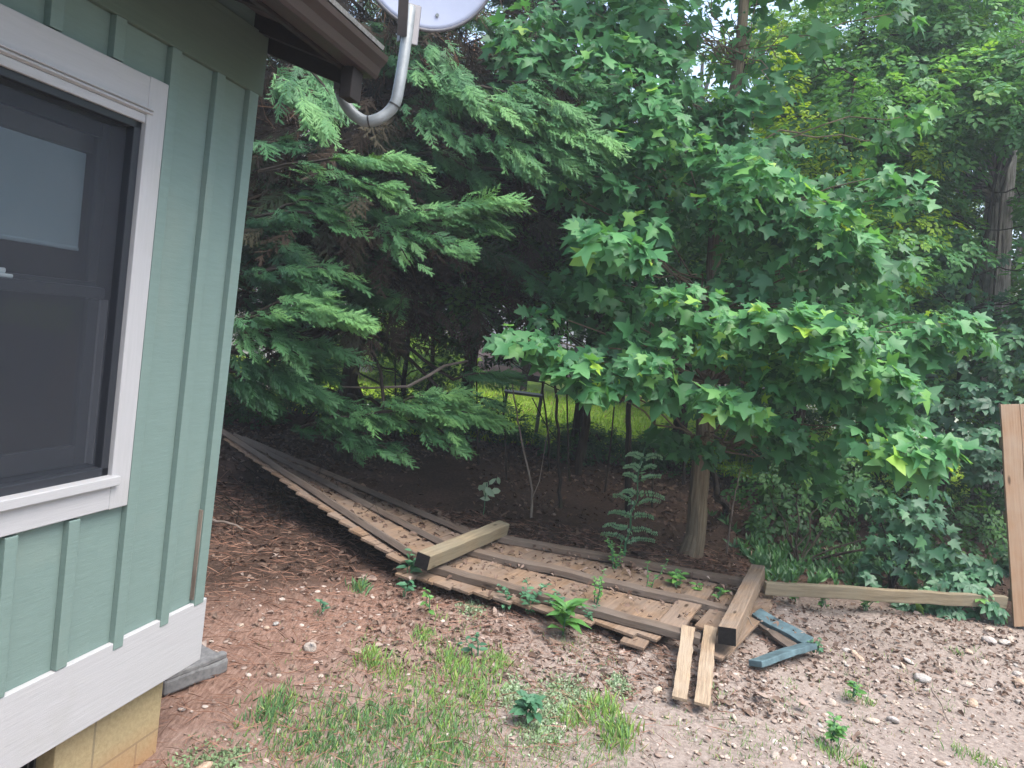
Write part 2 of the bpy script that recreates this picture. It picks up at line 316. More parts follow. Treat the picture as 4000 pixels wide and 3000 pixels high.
fo = part('foundation', 'block', H, [(S0, 1.555, -.26, -.05, -.35, .235), (1.80, 2.268, -.26, -.05, -.35, .235), (1.555, 1.80, -.26, -.05, -.35, .05), (2.06, 2.268, -7, -.26, -.35, .235)], 's', .004)
vt = part('foundation_vent', 'vent', H, [(1.56, 1.795, -.16, -.13, .055, .234)])
for i in range(9): part('slat', 'vent', vt, [(1.58+.024*i, 1.588+.024*i, -.13, -.10, .06, .232)], 'z', 0)
# window
wn = part('window', 'sash', H, [(WS0+.001, WS0+.03, -.10, .010, WZ0, WZ1), (WS1-.028, WS1-.001, -.10, .010, WZ0, WZ1), (WS0, WS1, -.10, .010, WZ0+.001, WZ0+.028), (WS0, WS1, -.10, .010, WZ1-.03, WZ1-.001)])
tr = .105
part('casing', 'trimpaint', wn, [(WS1+.001, 1.914, 0, .024, .94, 2.235)], 'z')
part('casing', 'trimpaint', wn, [(.87, WS0-.001, 0, .024, .94, 2.235)], 'z')
part('casing', 'trimpaint', wn, [(WS0-.001, WS1+.001, 0, .0235, 2.125, 2.233), (WS0-.01, WS1+.02, .0236, .030, 2.128, 2.136), (WS0-.01, WS1+.02, .0236, .032, 2.1385, 2.145)])
part('head_trim', 'trimpaint', wn, [(WS0-.001, WS1+.001, -.02, .020, 2.100, 2.1249)])
part('casing', 'trimpaint', wn, [(WS0-.001, WS1+.001, 0, .0235, .942, 1.017)])
part('sill', 'trimpaint', wn, [(WS0-.03, WS1+.02, -.02, .040, 1.0175, 1.047)])
us = part('sash', 'sash', wn, [(WS1-.062, WS1-.03, -.095, -.068, 1.62, 2.078), (WS0+.03, WS0+.075, -.095, -.068, 1.62, 2.078), (WS0+.075, WS1-.062, -.095, -.068, 2.035, 2.078), (WS0+.03, WS1-.03, -.095, -.068, 1.578, 1.62)])
ls = part('sash', 'sash', wn, [(WS1-.085, WS1-.045, -.064, -.037, 1.08, 1.572), (WS0+.03, WS0+.085, -.064, -.037, 1.08, 1.572), (WS0+.03, WS1-.03, -.064, -.035, 1.575, 1.607), (WS0+.085, WS1-.085, -.064, -.037, 1.08, 1.14)])
part('track', 'sashlight', wn, [(WS1-.042, WS1-.0365, -.07, -.040, 1.08, 1.573), (WS1-.034, WS1-.029, -.066, -.022, 1.08, 1.573)], 'z', 0)
lk = part('sash_lock', 'blind', wn, [(1.455, 1.515, -.067, -.042, 1.608, 1.618), (1.47, 1.50, -.062, -.05, 1.6185, 1.632)])
def glass_mat():
    m, t, b = mat('window_glass'); t.nodes.remove(b); tr_ = nd(t, 'BsdfTransparent'); gl = nd(t, 'BsdfGlossy', Roughness=.02); fr = nd(t, 'Fresnel', IOR=1.5)
    tr_.inputs[0].default_value = (.8, .84, .86, 1); mx = t.nodes.new('ShaderNodeMixShader')
    ge = t.nodes.new('ShaderNodeNewGeometry'); iv = t.nodes.new('ShaderNodeMath'); iv.operation = 'SUBTRACT'; iv.inputs[0].default_value = 1; t.links.new(ge.outputs['Backfacing'], iv.inputs[1])
    mu = t.nodes.new('ShaderNodeMath'); mu.operation = 'MULTIPLY'; t.links.new(fr.outputs[0], mu.inputs[0]); t.links.new(iv.outputs[0], mu.inputs[1])      # only the outer face reflects
    t.links.new(mu.outputs[0], mx.inputs[0]); t.links.new(tr_.outputs[0], mx.inputs[1]); t.links.new(gl.outputs[0], mx.inputs[2]); t.links.new(mx.outputs[0], t.nodes['Material Output'].inputs[0]); return m
def screen_mat():
    m, t, b = mat('insect_screen_mesh'); b.inputs['Base Color'].default_value = (.045, .052, .066, 1); b.inputs['Roughness'].default_value = .6
    tr_ = nd(t, 'BsdfTransparent'); mx = t.nodes.new('ShaderNodeMixShader'); mx.inputs[0].default_value = .34
    t.links.new(tr_.outputs[0], mx.inputs[1]); t.links.new(b.outputs[0], mx.inputs[2]); t.links.new(mx.outputs[0], t.nodes['Material Output'].inputs[0]); return m
M['glass'] = glass_mat(); M['screen'] = screen_mat()
part('pane', 'glass', wn, [(WS0+.075, WS1-.062, -.083, -.079, 1.62, 2.035)], bevel=0)
part('pane', 'glass', wn, [(WS0+.085, WS1-.085, -.053, -.049, 1.14, 1.575)], bevel=0)
part('insect_screen', 'screen', wn, [(WS0+.03, WS1-.028, -.0165, -.0155, WZ0+.028, WZ1-.03)], bevel=0)
part('blind', 'blind', wn, [(WS0+.03, 1.772, -.118, -.110, 1.712, 1.985), (WS0+.03, 1.772, -.122, -.106, 1.704, 1.716)])
part('blind_shadow_strip', 'room', wn, [(WS0+.0, 1.80, -.135, -.104, 1.99, 2.13)])  # added dark strip standing in for shade over the blind's top
part('room_lining', 'room', H, [(.2, 2.25, -2.5, -2.45, .3, 2.6), (.2, .25, -2.45, -.11, .3, 2.6), (2.2, 2.25, -2.45, -.11, .3, 2.6), (.25, 2.2, -2.45, -.11, .3, .35), (.25, 2.2, -2.45, -.11, 2.55, 2.6)], bevel=0)
# roof: rises from the gutter line over the wall, pitch .30
PT = .30; EV = .35
def slab(mb, s0, s1, o0, o1, zin, th):
    """sloping slab; zin = underside height at the wall face (out = 0)"""
    nr = norm(n-Z*PT); c = W((s0+s1)/2, (o0+o1)/2, zin-PT*(o0+o1)/2); up = norm(np.cross(w, nr)); up = up if up[2] > 0 else -up
    mb.box(c+up*th/2, w, nr, up, s1-s0, (o1-o0)*math.hypot(1, PT), th, t=.4)
rf = MB(); slab(rf, S0-.3, 2.42, -4, EV+.03, 2.655, .03); rf = rf.build('roof', M['darkwood'], H, W(0, 0, 2.6))
m, t, b = mat('grey_shingle'); g_ = attr(t, 'gc', 'Vector'); nn = noise(t, g_, 60, 5, .8); t.links.new(ramp(t, nn, [(.3, (.12, .12, .11)), (.7, (.34, .34, .32))]), b.inputs['Base Color']); b.inputs['Roughness'].default_value = .95; M['shingle'] = m
mb = MB(); slab(mb, S0-.3, 2.445, -4, EV+.085, 2.688, .014); slab(mb, S0-.3, 2.44, -4, EV-.05, 2.704, .012); mb.build('shingles', M['shingle'], rf, W(0, 0, 2.7))
for s in [2.335, 1.93, 1.525, 1.12, .715, .31, -.095]:
    mb = MB(); slab(mb, s-.022, s+.022, -.02, EV-.022, 2.560, .093); mb.build('rafter', M['darkwood'], H, W(s, 0, 2.5), .002)
mb = MB(); slab(mb, 2.376, 2.396, -3.5, EV+.002, 2.510, .150); mb.build('barge_board', M['darkwood'], H, W(2.38, 0, 2.5), .002)
part('fascia', 'darkwood', H, [(S0-.3, 2.40, EV-.02, EV, 2.452, 2.575)])
for s0, s1 in ((1.975, 2.285), (1.57, 1.885), (1.165, 1.48)):
    mb = MB(); slab(mb, s0, s1, .03, .30, 2.610, .008); mb.build('soffit_panel', M['soffit'], H, W(s0, .1, 2.55), .001)
# K-profile gutter
gu = MB(); prof = [(0, 2.548), (0, 2.462), (.062, 2.460), (.070, 2.470), (.078, 2.497), (.098, 2.520), (.102, 2.538), (.090, 2.541), (.090, 2.534), (.066, 2.497), (.060, 2.470), (.006, 2.470), (.006, 2.548)]
Vg = [W(s, EV+.002+o, z) for s in (S0-.3, 2.452) for o, z in prof]; k = len(prof); Fg = [(i, (i+1) % k, (i+1) % k+k, i+k) for i in range(k)]
gu.add(Vg, Fg, [(s*1., o*3, z*3) for s in (0, 5) for o, z in prof]); gut = gu.build('gutter', M['brown'], H, W(2.4, EV, 2.5))
cap = MB(); cp = [W(2.4522, EV+.002+o, z) for o, z in prof[:8]]; cap.add(cp+[p+w*.003 for p in cp], [tuple(range(8)), tuple(range(15, 7, -1))]+[(i, i+8, (i+1) % 8+8, (i+1) % 8) for i in range(8)], [(0, o, z) for o, z in prof[:8]]*2); cap.build('end_cap', M['brown'], gut, W(2.45, EV, 2.5))
part('mount_block', 'darkwood', H, [(2.325, 2.40, EV+.0, EV+.045, 2.355, 2.458)])

# ---------------------------------------------------------------- satellite dish on its J-shaped mast
D0 = W(2.345, .375, 2.375)
dish = empty('satellite_dish', D0, 'pale grey satellite dish on a J-shaped pipe mast under the gutter end', 'satellite dish')
pipe = [A(1328, 330, 2.72), A(1333, 370, 2.72), A(1352, 410, 2.72), A(1385, 450, 2.72), A(1430, 474, 2.72), A(1475, 466, 2.72), A(1515, 440, 2.73), A(1545, 400, 2.73), A(1558, 340, 2.73), A(1572, 260, 2.74), A(1592, 120, 2.76), A(1602, 30, 2.78)]
pp = []; pipe = np.array(pipe)
for i in range(len(pipe)-1):                                   # Catmull-Rom
    p0, p1, p2, p3 = pipe[max(i-1, 0)], pipe[i], pipe[i+1], pipe[min(i+2, len(pipe)-1)]
    for u in np.linspace(0, 1, 5)[:-1]: pp.append(.5*(2*p1+(p2-p0)*u+(2*p0-5*p1+4*p2-p3)*u*u+(3*p1-p0-3*p2+p3)*u**3))
pp.append(pipe[-1])
mb = MB(); mb.tube(pp, .0212, 16); mast = mb.build('mast', M['galv'], dish, smooth=True)
mb = MB(); i0 = 17; mb.tube([pp[i0]-norm(pp[i0+1]-pp[i0])*.003, pp[i0]+norm(pp[i0+1]-pp[i0])*.003], .0224, 16); mb.build('cable_tie', M['black'], mast, pp[i0])
mb = MB(); i0 = 27; mb.tube([pp[i0]-norm(pp[i0+1]-pp[i0])*.003, pp[i0]+norm(pp[i0+1]-pp[i0])*.003], .0224, 16); mb.build('cable_tie', M['black'], mast, pp[i0])
mb = MB(); mb.tube([p+n*.004+Z*.024*(1 if i < 10 else .4)+np.array([-.01, 0, 0]) for i, p in enumerate(pp[2:34])], .0045, 6); mb.build('cable', M['black'], dish, smooth=True)
mb = MB(); mb.box(A(1330, 318, 2.71), Z, w, n, .10, .06, .008); mb.box(A(1331, 330, 2.705), Z, w, n, .05, .05, .03); mb.build('mount_foot', M['dishdark'], dish, bevel=.002)
dc = A(1676, -218, 2.88); dn = norm(norm(CAM-dc)*.93+Z*.22+np.array([.20, 0, 0])); dx = norm(np.cross(Z, dn)); dy = np.cross(dn, dx)
V = []; F = []; nr_, na = 14, 64; RAD = .292
for side in (0, 1):
    for i in range(nr_+1):
        rr = i/nr_*RAD
        for k in range(na):
            a = 2*math.pi*k/na; V.append(dc+(dx*math.cos(a)+dy*math.sin(a)*1.06)*rr+dn*(rr*rr*.55-.02-side*.012))
    o_ = side*(nr_+1)*na
    for i in range(nr_):
        for k in range(na):
            q = (o_+i*na+k, o_+i*na+(k+1) % na, o_+(i+1)*na+(k+1) % na, o_+(i+1)*na+k); F.append(q if side == 0 else q[::-1])
e0, e1 = nr_*na, (2*nr_+1)*na
for k in range(na): F.append((e0+k, e0+(k+1) % na, e1+(k+1) % na, e1+k))
refl = link_mesh('reflector', V, F, M['dish'], dish, [.5]*len(V), V, dc, True)
mb = MB(); rim = [dc+(dx*math.cos(a)+dy*math.sin(a)*1.06)*RAD+dn*(RAD*RAD*.55-.026) for a in np.linspace(0, 2*math.pi, 65)]; mb.tube(rim, .0075, 8, False); mb.build('rim', M['dishdark'], refl, dc, smooth=True)
for px, py in ((1662, 12), (1625, 80), (1585, 60), (1745, 40)):
    p = A(px, py, 2.83); v = p-dc; q = dc+dx*(v@dx)+dy*(v@dy); r2 = (v@dx)**2+((v@dy)/1.06)**2; q = q+dn*(r2*.55-.018)
    mb = MB(); mb.tube([q, q+dn*.006], .007, 8); mb.build('bolt', M['galv'], refl, q)
arm0 = A(1570, 140, 2.74); arm1 = A(1592, -330, 2.36); ad = norm(arm1-arm0)
mb = MB(); mb.box((arm0+arm1)/2, ad, np.cross(ad, norm(CAM-arm0)), norm(CAM-arm0), np.linalg.norm(arm1-arm0), .036, .03); arm = mb.build('feed_arm', M['dishdark'], dish, bevel=.003)
mb = MB(); mb.box(arm1+ad*.03, ad, dx, dn, .06, .12, .06); mb.tube([arm1+ad*.05, arm1+ad*.05-norm(arm1-dc)*.09], .03, 14); mb.build('feed_horn', M['dish'], arm, bevel=.003)
mb = MB(); mb.box(A(1598, 95, 2.80), norm(pp[-1]-pp[-5]), dx, dn, .17, .07, .06); mb.build('clamp_bracket', M['dishdark'], dish, bevel=.004)

# concrete splash block against the house corner
sb = empty('splash_block', G(760, 2560, .0), 'grey concrete splash block by the house corner', 'splash block')
c0 = G(748, 2560, .0)-Z*.03; X = norm(w*.9+n*.25); Y = norm(np.cross(Z, X))
mb = MB(); mb.box(c0-X*.06, X, Y, Z, .32, .26, .07, 4, .004); mb.build('slab', M['concrete'], sb, bevel=.012)
mb = MB(); mb.box(c0-X*.06+Z*.045-Y*.11, X, Y, Z, .31, .035, .03, 4, .003); mb.build('side_lip', M['concrete'], sb, bevel=.008)

# ---------------------------------------------------------------- collapsed fence
def along(a, b, t): return np.asarray(a)*(1-t)+np.asarray(b)*t
def beam(mb, a, b, wd_, th, up=Z, seg=8, wob=.0015, t=None):
    a, b = np.asarray(a, float), np.asarray(b, float); X = norm(b-a); Y = norm(np.cross(up, X)); Z_ = np.cross(X, Y); mb.box((a+b)/2, X, Y, Z_, np.linalg.norm(b-a), wd_, th, seg, wob, t)
def panel_boards(mb, nl, nr, fl, fr, count, wdt, near_j, skip=(), far_j=.02, bell=None):
    """pickets laid across from a near line to a far line"""
    for i in range(count):
        if i in skip: continue
        u = (i+.5)/count; a = along(nl, nr, u); b_ = along(fl, fr, u); d = norm(b_-a); a = a-d*rng.normal(0, near_j); b_ = b_+d*rng.normal(0, far_j)
        if bell is not None: a = a+Z*bell(u); b_ = b_+Z*bell(u)*.3
        X = norm(b_-a); U = norm(nr-nl); Zb = norm(np.cross(X, U)); Zb = Zb if Zb[2] > 0 else -Zb; Y = np.cross(Zb, X)
        Zt = norm(Zb+Y*rng.normal(0, .03)); L = np.linalg.norm(b_-a)
        mb.box((a+b_)/2, X, Y, Zt, L, wdt, .017, 6, .0022, taper=lambda q: .86 if q == 0 else 1.)
# panel on the ground
NL, NR, FL, FR = np.array([-.53, 4.36, .085]), np.array([1.34, 3.87, .045]), np.array([.02, 5.47, .075]), np.array([2.10, 5.21, .045])
pa = empty('fallen_fence', along(NL, FR, .5)*[1, 1, 0], 'long brown fence panel lying flat among weeds on the ground', 'fence panel', 'collapsed fence panels')
mb = MB(); panel_boards(mb, NL, NR, FL, FR, 16, .134, .012, (13, 14)); mb.build('board_panel', M['picket'], pa, bevel=.002)
def rail(p, a, b_, wd_=.088, th=.042, m='rail'):
    mb = MB(); beam(mb, a, b_, wd_, th, seg=12, wob=.0025); return mb.build('rail', M[m], p, bevel=.004)
rail(pa, G(1660, 2212, .11), G(2735, 2496, .085)); rail(pa, G(1800, 2146, .11), G(2900, 2396, .09)); rail(pa, G(1945, 2100, .11), G(3010, 2296, .09))
def picket(p, a, b_, wdt=.135, t=None, m='picket'):
    mb = MB(); a = np.asarray(a); X = norm(np.asarray(b_)-a); Y = norm(np.cross(Z, X)); mb.box((a+b_)/2, X, Y, np.cross(X, Y), np.linalg.norm(b_-a), wdt, .017, 6, .002, t); return mb.build('picket', M[m], p, bevel=.002)
# loosened pickets at its broken end
tag(picket(pa, G(2470, 2650/1.05, .03), G(2620, 2300, .06)))
tag(picket(pa, G(2600, 2470, .085), G(2745, 2300, .095), .14), 'loose brown picket lifted off the rails')
tag(picket(pa, G(2755, 2460, .08), G(2865, 2330, .085), .13), 'loose brown picket beside the post')
tag(picket(pa, G(2790, 2550, .035), G(2985, 2350, .05), .15))
# second panel, near edge thrown up, running back behind the house corner
BNL, BNR, BFL, BFR = np.array([-2.25, 5.95, .42]), np.array([-.52, 4.37, .14]), np.array([-2.45, 7.25, .12]), np.array([-.02, 5.5, .06])
pb = empty('fallen_fence', along(BNL, BFR, .5)*[1, 1, 0], 'dark fence panel tilted up on edge, running back under the cypress branches', 'fence panel', 'collapsed fence panels')
mb = MB(); panel_boards(mb, BNL, BNR, BFL, BFR, 18, .130, .012); mb.build('board_panel', M['picket'], pb, bevel=.002)
for v in (.10, .45, .80):
    a, b_ = along(BNL, BFL, v), along(BNR, BFR, v); up = norm(np.cross(BNR-BNL, BFL-BNL)); up = up if up[2] > 0 else -up
    mb = MB(); beam(mb, a+up*.032-norm(b_-a)*.1, b_+up*.032, .088, .042, up, 12, .0025); mb.build('rail', M['rail'], pb, bevel=.004)
def post(a, b_, label, m, size=.092, roll=.0):
    a, b_ = np.asarray(a), np.asarray(b_); o = empty('fence_post', along(a, b_, .5), label, 'post', 'fence posts lying on the broken panels')
    up = norm(Z+np.cross(norm(b_-a), Z)*roll); mb = MB(); beam(mb, a, b_, size, size, up, 10, .0012, .2); mb.build('shaft', M[m], o, bevel=.006)
    mb = MB(); beam(mb, a-norm(b_-a)*.004, a-norm(b_-a)*.0005, size*.96, size*.96, up, 1, 0, .2); mb.build('end_face', M['endgrain'], o); return o
post(G(1650, 2192, .21), G(1965, 2062, .17), 'greenish square fence post with a blackened end, lying where the two panels meet', 'post', .092, .1)
post(G(2840, 2485, .165), G(2962, 2232, .15), 'brown square fence post with a rotten dark end, lying across the broken panel end', 'oldpost', .098, -.15)
# split picket: two splinters running out over the ground
for a, b_, lab in ((G(2690, 2455, .115), G(2657, 2738, .025), 'wider split picket strip sticking out over the bare ground'), (G(2775, 2455, .115), G(2742, 2760, .025), 'thinner pale split picket strip with a jagged raw edge')):
    a, b_ = np.asarray(a), np.asarray(b_); mb = MB(); X = norm(b_-a); Y = norm(np.cross(Z, X)); Zu = np.cross(X, Y); L = np.linalg.norm(b_-a); off = rng.random(3)*9; V = []; Gc = []; F = []; sg = 16
    for i in range(sg+1):
        u = i/sg; wl_ = .036+.005*vnoise(u*7, 0, 1., 21+a[0])+rng.normal(0, .0012); wr = .030+.010*vnoise(u*5, 3, 1., 33+a[0])+rng.normal(0, .0015); sag_ = -.018*math.sin(u*math.pi)
        for p, q in ((-wl_, 0), (wr, 0), (wr, .016), (-wl_, .016)): V.append(a+X*u*L+Y*p+Zu*(q+sag_)); Gc.append((u*L+off[0], p+off[1], q+off[2]))
    for i in range(sg):
        for k in range(4): p, q = i*4+k, i*4+(k+1) % 4; F.append((p, q, q+4, p+4))
    F += [(3, 2, 1, 0), (sg*4, sg*4+1, sg*4+2, sg*4+3)]; mb.add(V, F, Gc, .1); tag(mb.build('broken_picket', M['splint'], None, a, .0015), lab, 'picket', 'split picket strips')
# bent blue strip
bs = empty('metal_strip', G(3165, 2512, .03), 'bent blue painted strip folded into a point on the dirt', 'metal strip')
for a, b_ in ((G(2952, 2395, .07), G(3160, 2512, .045)), (G(3166, 2520, .045), G(2950, 2592, .02))):
    mb = MB(); a, b_ = np.asarray(a), np.asarray(b_); X = norm(b_-a); Y = norm(np.cross(Z, X)); mb.box((a+b_)/2, X, norm(Y+Z*.35), norm(Z-Y*.35), np.linalg.norm(b_-a), .088, .034, 8, .0025); mb.build('arm', M['bluemetal'], bs, bevel=.004)
tag(picket(None, G(2985, 2440, .03), G(3120, 2545, .025), .10, .6, 'rail'), 'short grey weathered board inside the fold of the blue strip', 'board').name = 'loose_board'
tag(picket(None, G(2640, 2385, .03), G(2740, 2420, .03), .11, .3, 'rail'), 'grey board showing through the hole in the flat panel', 'board').name = 'loose_board'
# rail still reaching to the standing fence
rl = MB(); beam(rl, G(2985, 2297, .13), A(3925, 2352, 5.33), .045, .088, Z, 12, .003, .1); tag(rl.build('fence_rail', M['post'], None, G(3400, 2330, .15), .006), 'long tan rail running low between the fallen post and the standing fence', 'rail')
fs = empty('wooden_fence', [3.9, 5.3, 0], 'standing honey coloured wooden fence end of upright pickets', 'fence')
ptop, pbot = A(3905, 1580, 5.42), A(3958, 2447, 5.30); d_ = norm(pbot-ptop); across = norm(A(4000, 1578, 5.42)-ptop)
for i in range(5):
    c = (ptop+pbot)/2+across*(.069+i*.1425)+np.array([0, 0, rng.normal(0, .006) if i else 0]); mb = MB(); mb.box(c, d_, across, np.cross(d_, across), np.linalg.norm(pbot-ptop), .138, .019, 6, .001, rng.random()*.4); mb.build('picket', M['newpicket'], fs, bevel=.002)
back = np.cross(d_, across); back = back if back[1] > 0 else -back
for z_ in (.22, .78, 1.32):
    c = A(3905, 1580, 5.42)+d_*(1.60-z_)+across*.4+back*.033; mb = MB(); mb.box(c, across, d_, back, .78, .085, .038, 4, .001, .2); mb.build('rail', M['post'], fs, bevel=.003)
# ---------------------------------------------------------------- foliage
def tmpl(half, tris_half, fold=.18, droop=.12, stem=.35):
    """leaf from one half outline; index 0..k-1, the first `mid` points (x == 0) are shared midrib points"""
    V = []; mp = {}
    for i, (x, y) in enumerate(half):
        V.append((x, y, abs(x)*fold-droop*y*y)); mp[(i, 1)] = len(V)-1
        if x == 0: mp[(i, -1)] = len(V)-1
        else: V.append((-x, y, abs(x)*fold-droop*y*y)); mp[(i, -1)] = len(V)-1
    T = [[mp[(i, 1)] for i in q] for q in tris_half]+[[mp[(i, -1)] for i in q[::-1]] for q in tris_half]
    if stem:
        b = len(V); V += [(-.012, -stem, .03), (.012, -stem, .03), (0, .05, 0)]; T.append([b, b+1, b+2])
    return np.array(V, float), np.array(T)
TULIP = tmpl([(0, 0), (0, .36), (0, .74), (.24, -.04), (.52, .16), (.30, .40), (.44, .86), (.20, .80)], [(0, 3, 4), (0, 4, 5), (0, 5, 1), (1, 5, 6), (1, 6, 7), (1, 7, 2)])
MAPLE = tmpl([(0, 0), (0, .40), (0, 1.0), (.22, -.06), (.46, .12), (.30, .26), (.58, .60), (.24, .52), (.17, .66)], [(0, 3, 4), (0, 4, 5), (0, 5, 1), (1, 5, 6), (1, 6, 7), (1, 7, 8), (1, 8, 2)])
_th = [(0, 0), (0, .36), (0, .70), (.22, -.06), (.54, .16), (.27, .40), (.46, .90), (.17, .80)]; _tt = [(0, 3, 4), (0, 4, 5), (0, 5, 1), (1, 5, 6), (1, 6, 7), (1, 7, 2)]
_mh = [(0, 0), (0, .40), (0, 1.02), (.24, -.08), (.50, .12), (.30, .26), (.60, .62), (.24, .52), (.19, .72)]; _mt = [(0, 3, 4), (0, 4, 5), (0, 5, 1), (1, 5, 6), (1, 6, 7), (1, 7, 8), (1, 8, 2)]
def bent(vt, sh, roll_): v = vt[0].copy(); v[:, 0] += sh*v[:, 1]**2; v[:, 2] += roll_*v[:, 0]*v[:, 1]; return v, vt[1]
BROAD = [bent(tmpl(h_, q_, fo_, dr_), sh, ro) for h_, q_ in ((_th, _tt), (_mh, _mt)) for fo_, dr_, sh, ro in ((.08, .10, .08, .15), (.35, .30, -.08, -.12), (-.15, .38, .0, .2), (.22, .05, .12, -.2))]
OVATE = tmpl([(0, 0), (0, .5), (0, 1.0), (.24, .28), (.20, .68)], [(0, 3, 1), (1, 3, 4), (1, 4, 2)], .3, .25, .15)
LANCE = tmpl([(0, 0), (0, .5), (0, 1.0), (.12, .25), (.13, .6)], [(0, 3, 1), (1, 3, 4), (1, 4, 2)], .5, .45, 0)
SMALL = (np.array([(0, 0, 0), (.30, .45, .08), (0, 1, -.1), (-.30, .45, .08)]), np.array([(0, 1, 2), (0, 2, 3)]))
def join(ts):
    V = []; T = []; b = 0
    for v, t in ts: V.append(v); T.append(t+b); b += len(v)
    return np.concatenate(V), np.concatenate(T)
def rotz(vt, a, s=1., off=(0, 0, 0)):
    v, t = vt; c, s_ = math.cos(a), math.sin(a); Rm = np.array([[c, -s_, 0], [s_, c, 0], [0, 0, 1]]); return v@Rm.T*s+np.array(off), t
_o2 = tmpl([(0, 0), (0, .5), (0, 1.0), (.22, .30), (.22, .65)], [(0, 3, 1), (1, 3, 4), (1, 4, 2)], .25, .2, 0)
CREEP = join([rotz(_o2, R(a), s) for a, s in ((0, 1), (48, .92), (-48, .92), (98, .7), (-98, .7))])
SPRIG = join([rotz(SMALL, R(a), s, (x, y, z)) for a, s, x, y, z in ((0, .42, 0, .62, -.06), (55, .40, -.03, .45, 0), (-50, .40, .03, .5, .02), (80, .36, -.02, .2, .03), (-75, .38, .02, .26, 0), (30, .36, -.2, .5, .05), (-35, .36, .2, .35, -.04))])
def frond_template(seed):
    """flat, feathery conifer spray: axis, irregular side branchlets, short barbs"""
    r_ = np.random.default_rng(seed); V = []; T = []
    def blade(p, d, l, wd_, z0, z1, full=True):
        d = np.array(d)/np.hypot(*d); q = np.array([-d[1], d[0]]); b = len(V)
        pts = ((0, -1), (0, 1), (.5, 1.2), (1, 0), (.5, -1.2)) if full else ((0, -1), (0, 1), (1, 0))
        for (a, s) in pts:
            xy = np.array(p)+d*l*a+q*wd_*s; V.append((xy[0], xy[1], z0*(1-a)+z1*a))
        T.extend([(b, b+4, b+2), (b, b+2, b+1), (b+4, b+3, b+2)] if full else [(b, b+1, b+2)])
    cx = r_.normal(0, .10); dr = lambda y: -.26*y*y; ax = lambda y: cx*y*y
    blade((0, 0), (cx, 1), 1., .014, 0, dr(1.))
    for i in range(8):
        for s in (-1, 1):
            if r_.random() < .10: continue
            y_ = .06+.108*i+r_.normal(0, .02); L = (.40-.27*abs(y_-.30))*(.6+.7*r_.random()); ang = R(44-14*y_+r_.normal(0, 6)); d = (s*math.sin(ang), math.cos(ang)); z0 = dr(y_); z1 = z0-.22*L+r_.normal(0, .05)
            blade((ax(y_), y_), d, L, .012, z0, z1)
            for j in range(4):
                a = .20+.20*j+r_.normal(0, .03)
                for s2 in (-1, 1):
                    an2 = math.atan2(d[0], d[1])+s2*R(34+r_.normal(0, 6)); l2 = L*.42*(1.1-a*.8)*(.6+.6*r_.random())
                    blade((ax(y_)+d[0]*L*a, y_+d[1]*L*a), (math.sin(an2), math.cos(an2)), l2, .016, z0*(1-a)+z1*a, z0*(1-a)+z1*a-.07*l2/.1*.5, False)
    return np.array(V), np.array(T)
FRONDS = [frond_template(i) for i in range(4)]
def inst(tm, pos, tip, nrm, scale):
    V, T = tm; pos = np.asarray(pos, float); N = len(pos); t = norm(tip); x = norm(np.cross(t, nrm)); z = np.cross(x, t)
    Rm = np.stack([x, t, z], -1); s = np.broadcast_to(np.asarray(scale, float), (N,))
    P = np.einsum('nij,kj->nki', Rm, V)*s[:, None, None]+pos[:, None, :]
    return P.reshape(-1, 3), (T[None]+(np.arange(N)*len(V))[:, None, None]).reshape(-1, T.shape[1])
class Leaves:
    def __init__(s): s.V = []; s.F = []; s.t = []; s.b = 0
    def add(s, tm, pos, tip, nrm, scale, tint):
        if not len(pos): return
        V, F = inst(tm, pos, tip, nrm, scale); s.V.append(V); s.F.append(F+s.b); s.b += len(V); s.t.append(np.repeat(np.broadcast_to(np.clip(tint, 0, 1), (len(pos),)), len(tm[0])))
    def fronds(s, pos, tip, nrm, scale, tint):
        w_ = rng.integers(0, 4, len(pos))
        for i in range(4): k = w_ == i; s.add(FRONDS[i], pos[k], tip[k], nrm[k], scale[k], tint[k])
    def build(s, name, m, parent=None, origin=None): return link_mesh(name, np.concatenate(s.V), np.concatenate(s.F), M[m], parent, np.concatenate(s.t), None, origin)
def _broad(self, pos, tip, nrm, scale, tint):
    w_ = rng.integers(0, len(BROAD), len(pos))
    for i in range(len(BROAD)): k = w_ == i; self.add(BROAD[i], pos[k], tip[k], nrm[k], scale[k], tint[k])
Leaves.broad = _broad
def rv(n_, s=1.): return rng.normal(0, s, (n_, 3))
def shell(c, r, n_, fill=.35, flat=.7):
    """points through an ellipsoidal clump, denser towards its skin"""
    d = norm(rv(n_)); rad = np.where(rng.random(n_) < fill, rng.random(n_)**.5, .75+.3*rng.random(n_)); p = d*rad[:, None]*np.asarray(r)*np.array([1, 1, flat]); return np.asarray(c)+p, d
TOCAM = np.array([0, -1., 0])
def clump(L, tm, c, r, n_, size, base, tv=.22, flat=.6, droop=.5, fill=.5, lean=(.0, -.25, .0), var=.25):
    p, d = shell(c, r, n_, fill, flat)
    tip = norm(d*[1, 1, .3]+rv(n_, .35)+np.array([0, 0, -droop])); nrm = norm(np.array([0, 0, 1.])+np.array(lean)+d*.45+rv(n_, .32))
    L.add(tm, p, tip, nrm, size*(1+rng.normal(0, var, n_)).clip(.5, 1.5), base+rng.normal(0, tv, n_)+d[:, 2]*.08)
def tree(name, base, label, cat, group=None): return empty(name, [base[0], base[1], float(gz(base[0], base[1]))], label, cat, group)
def nearest_on(path, z):
    zz = path[:, 2]; i = int(np.argmin(np.abs(zz-z))); return path[i]

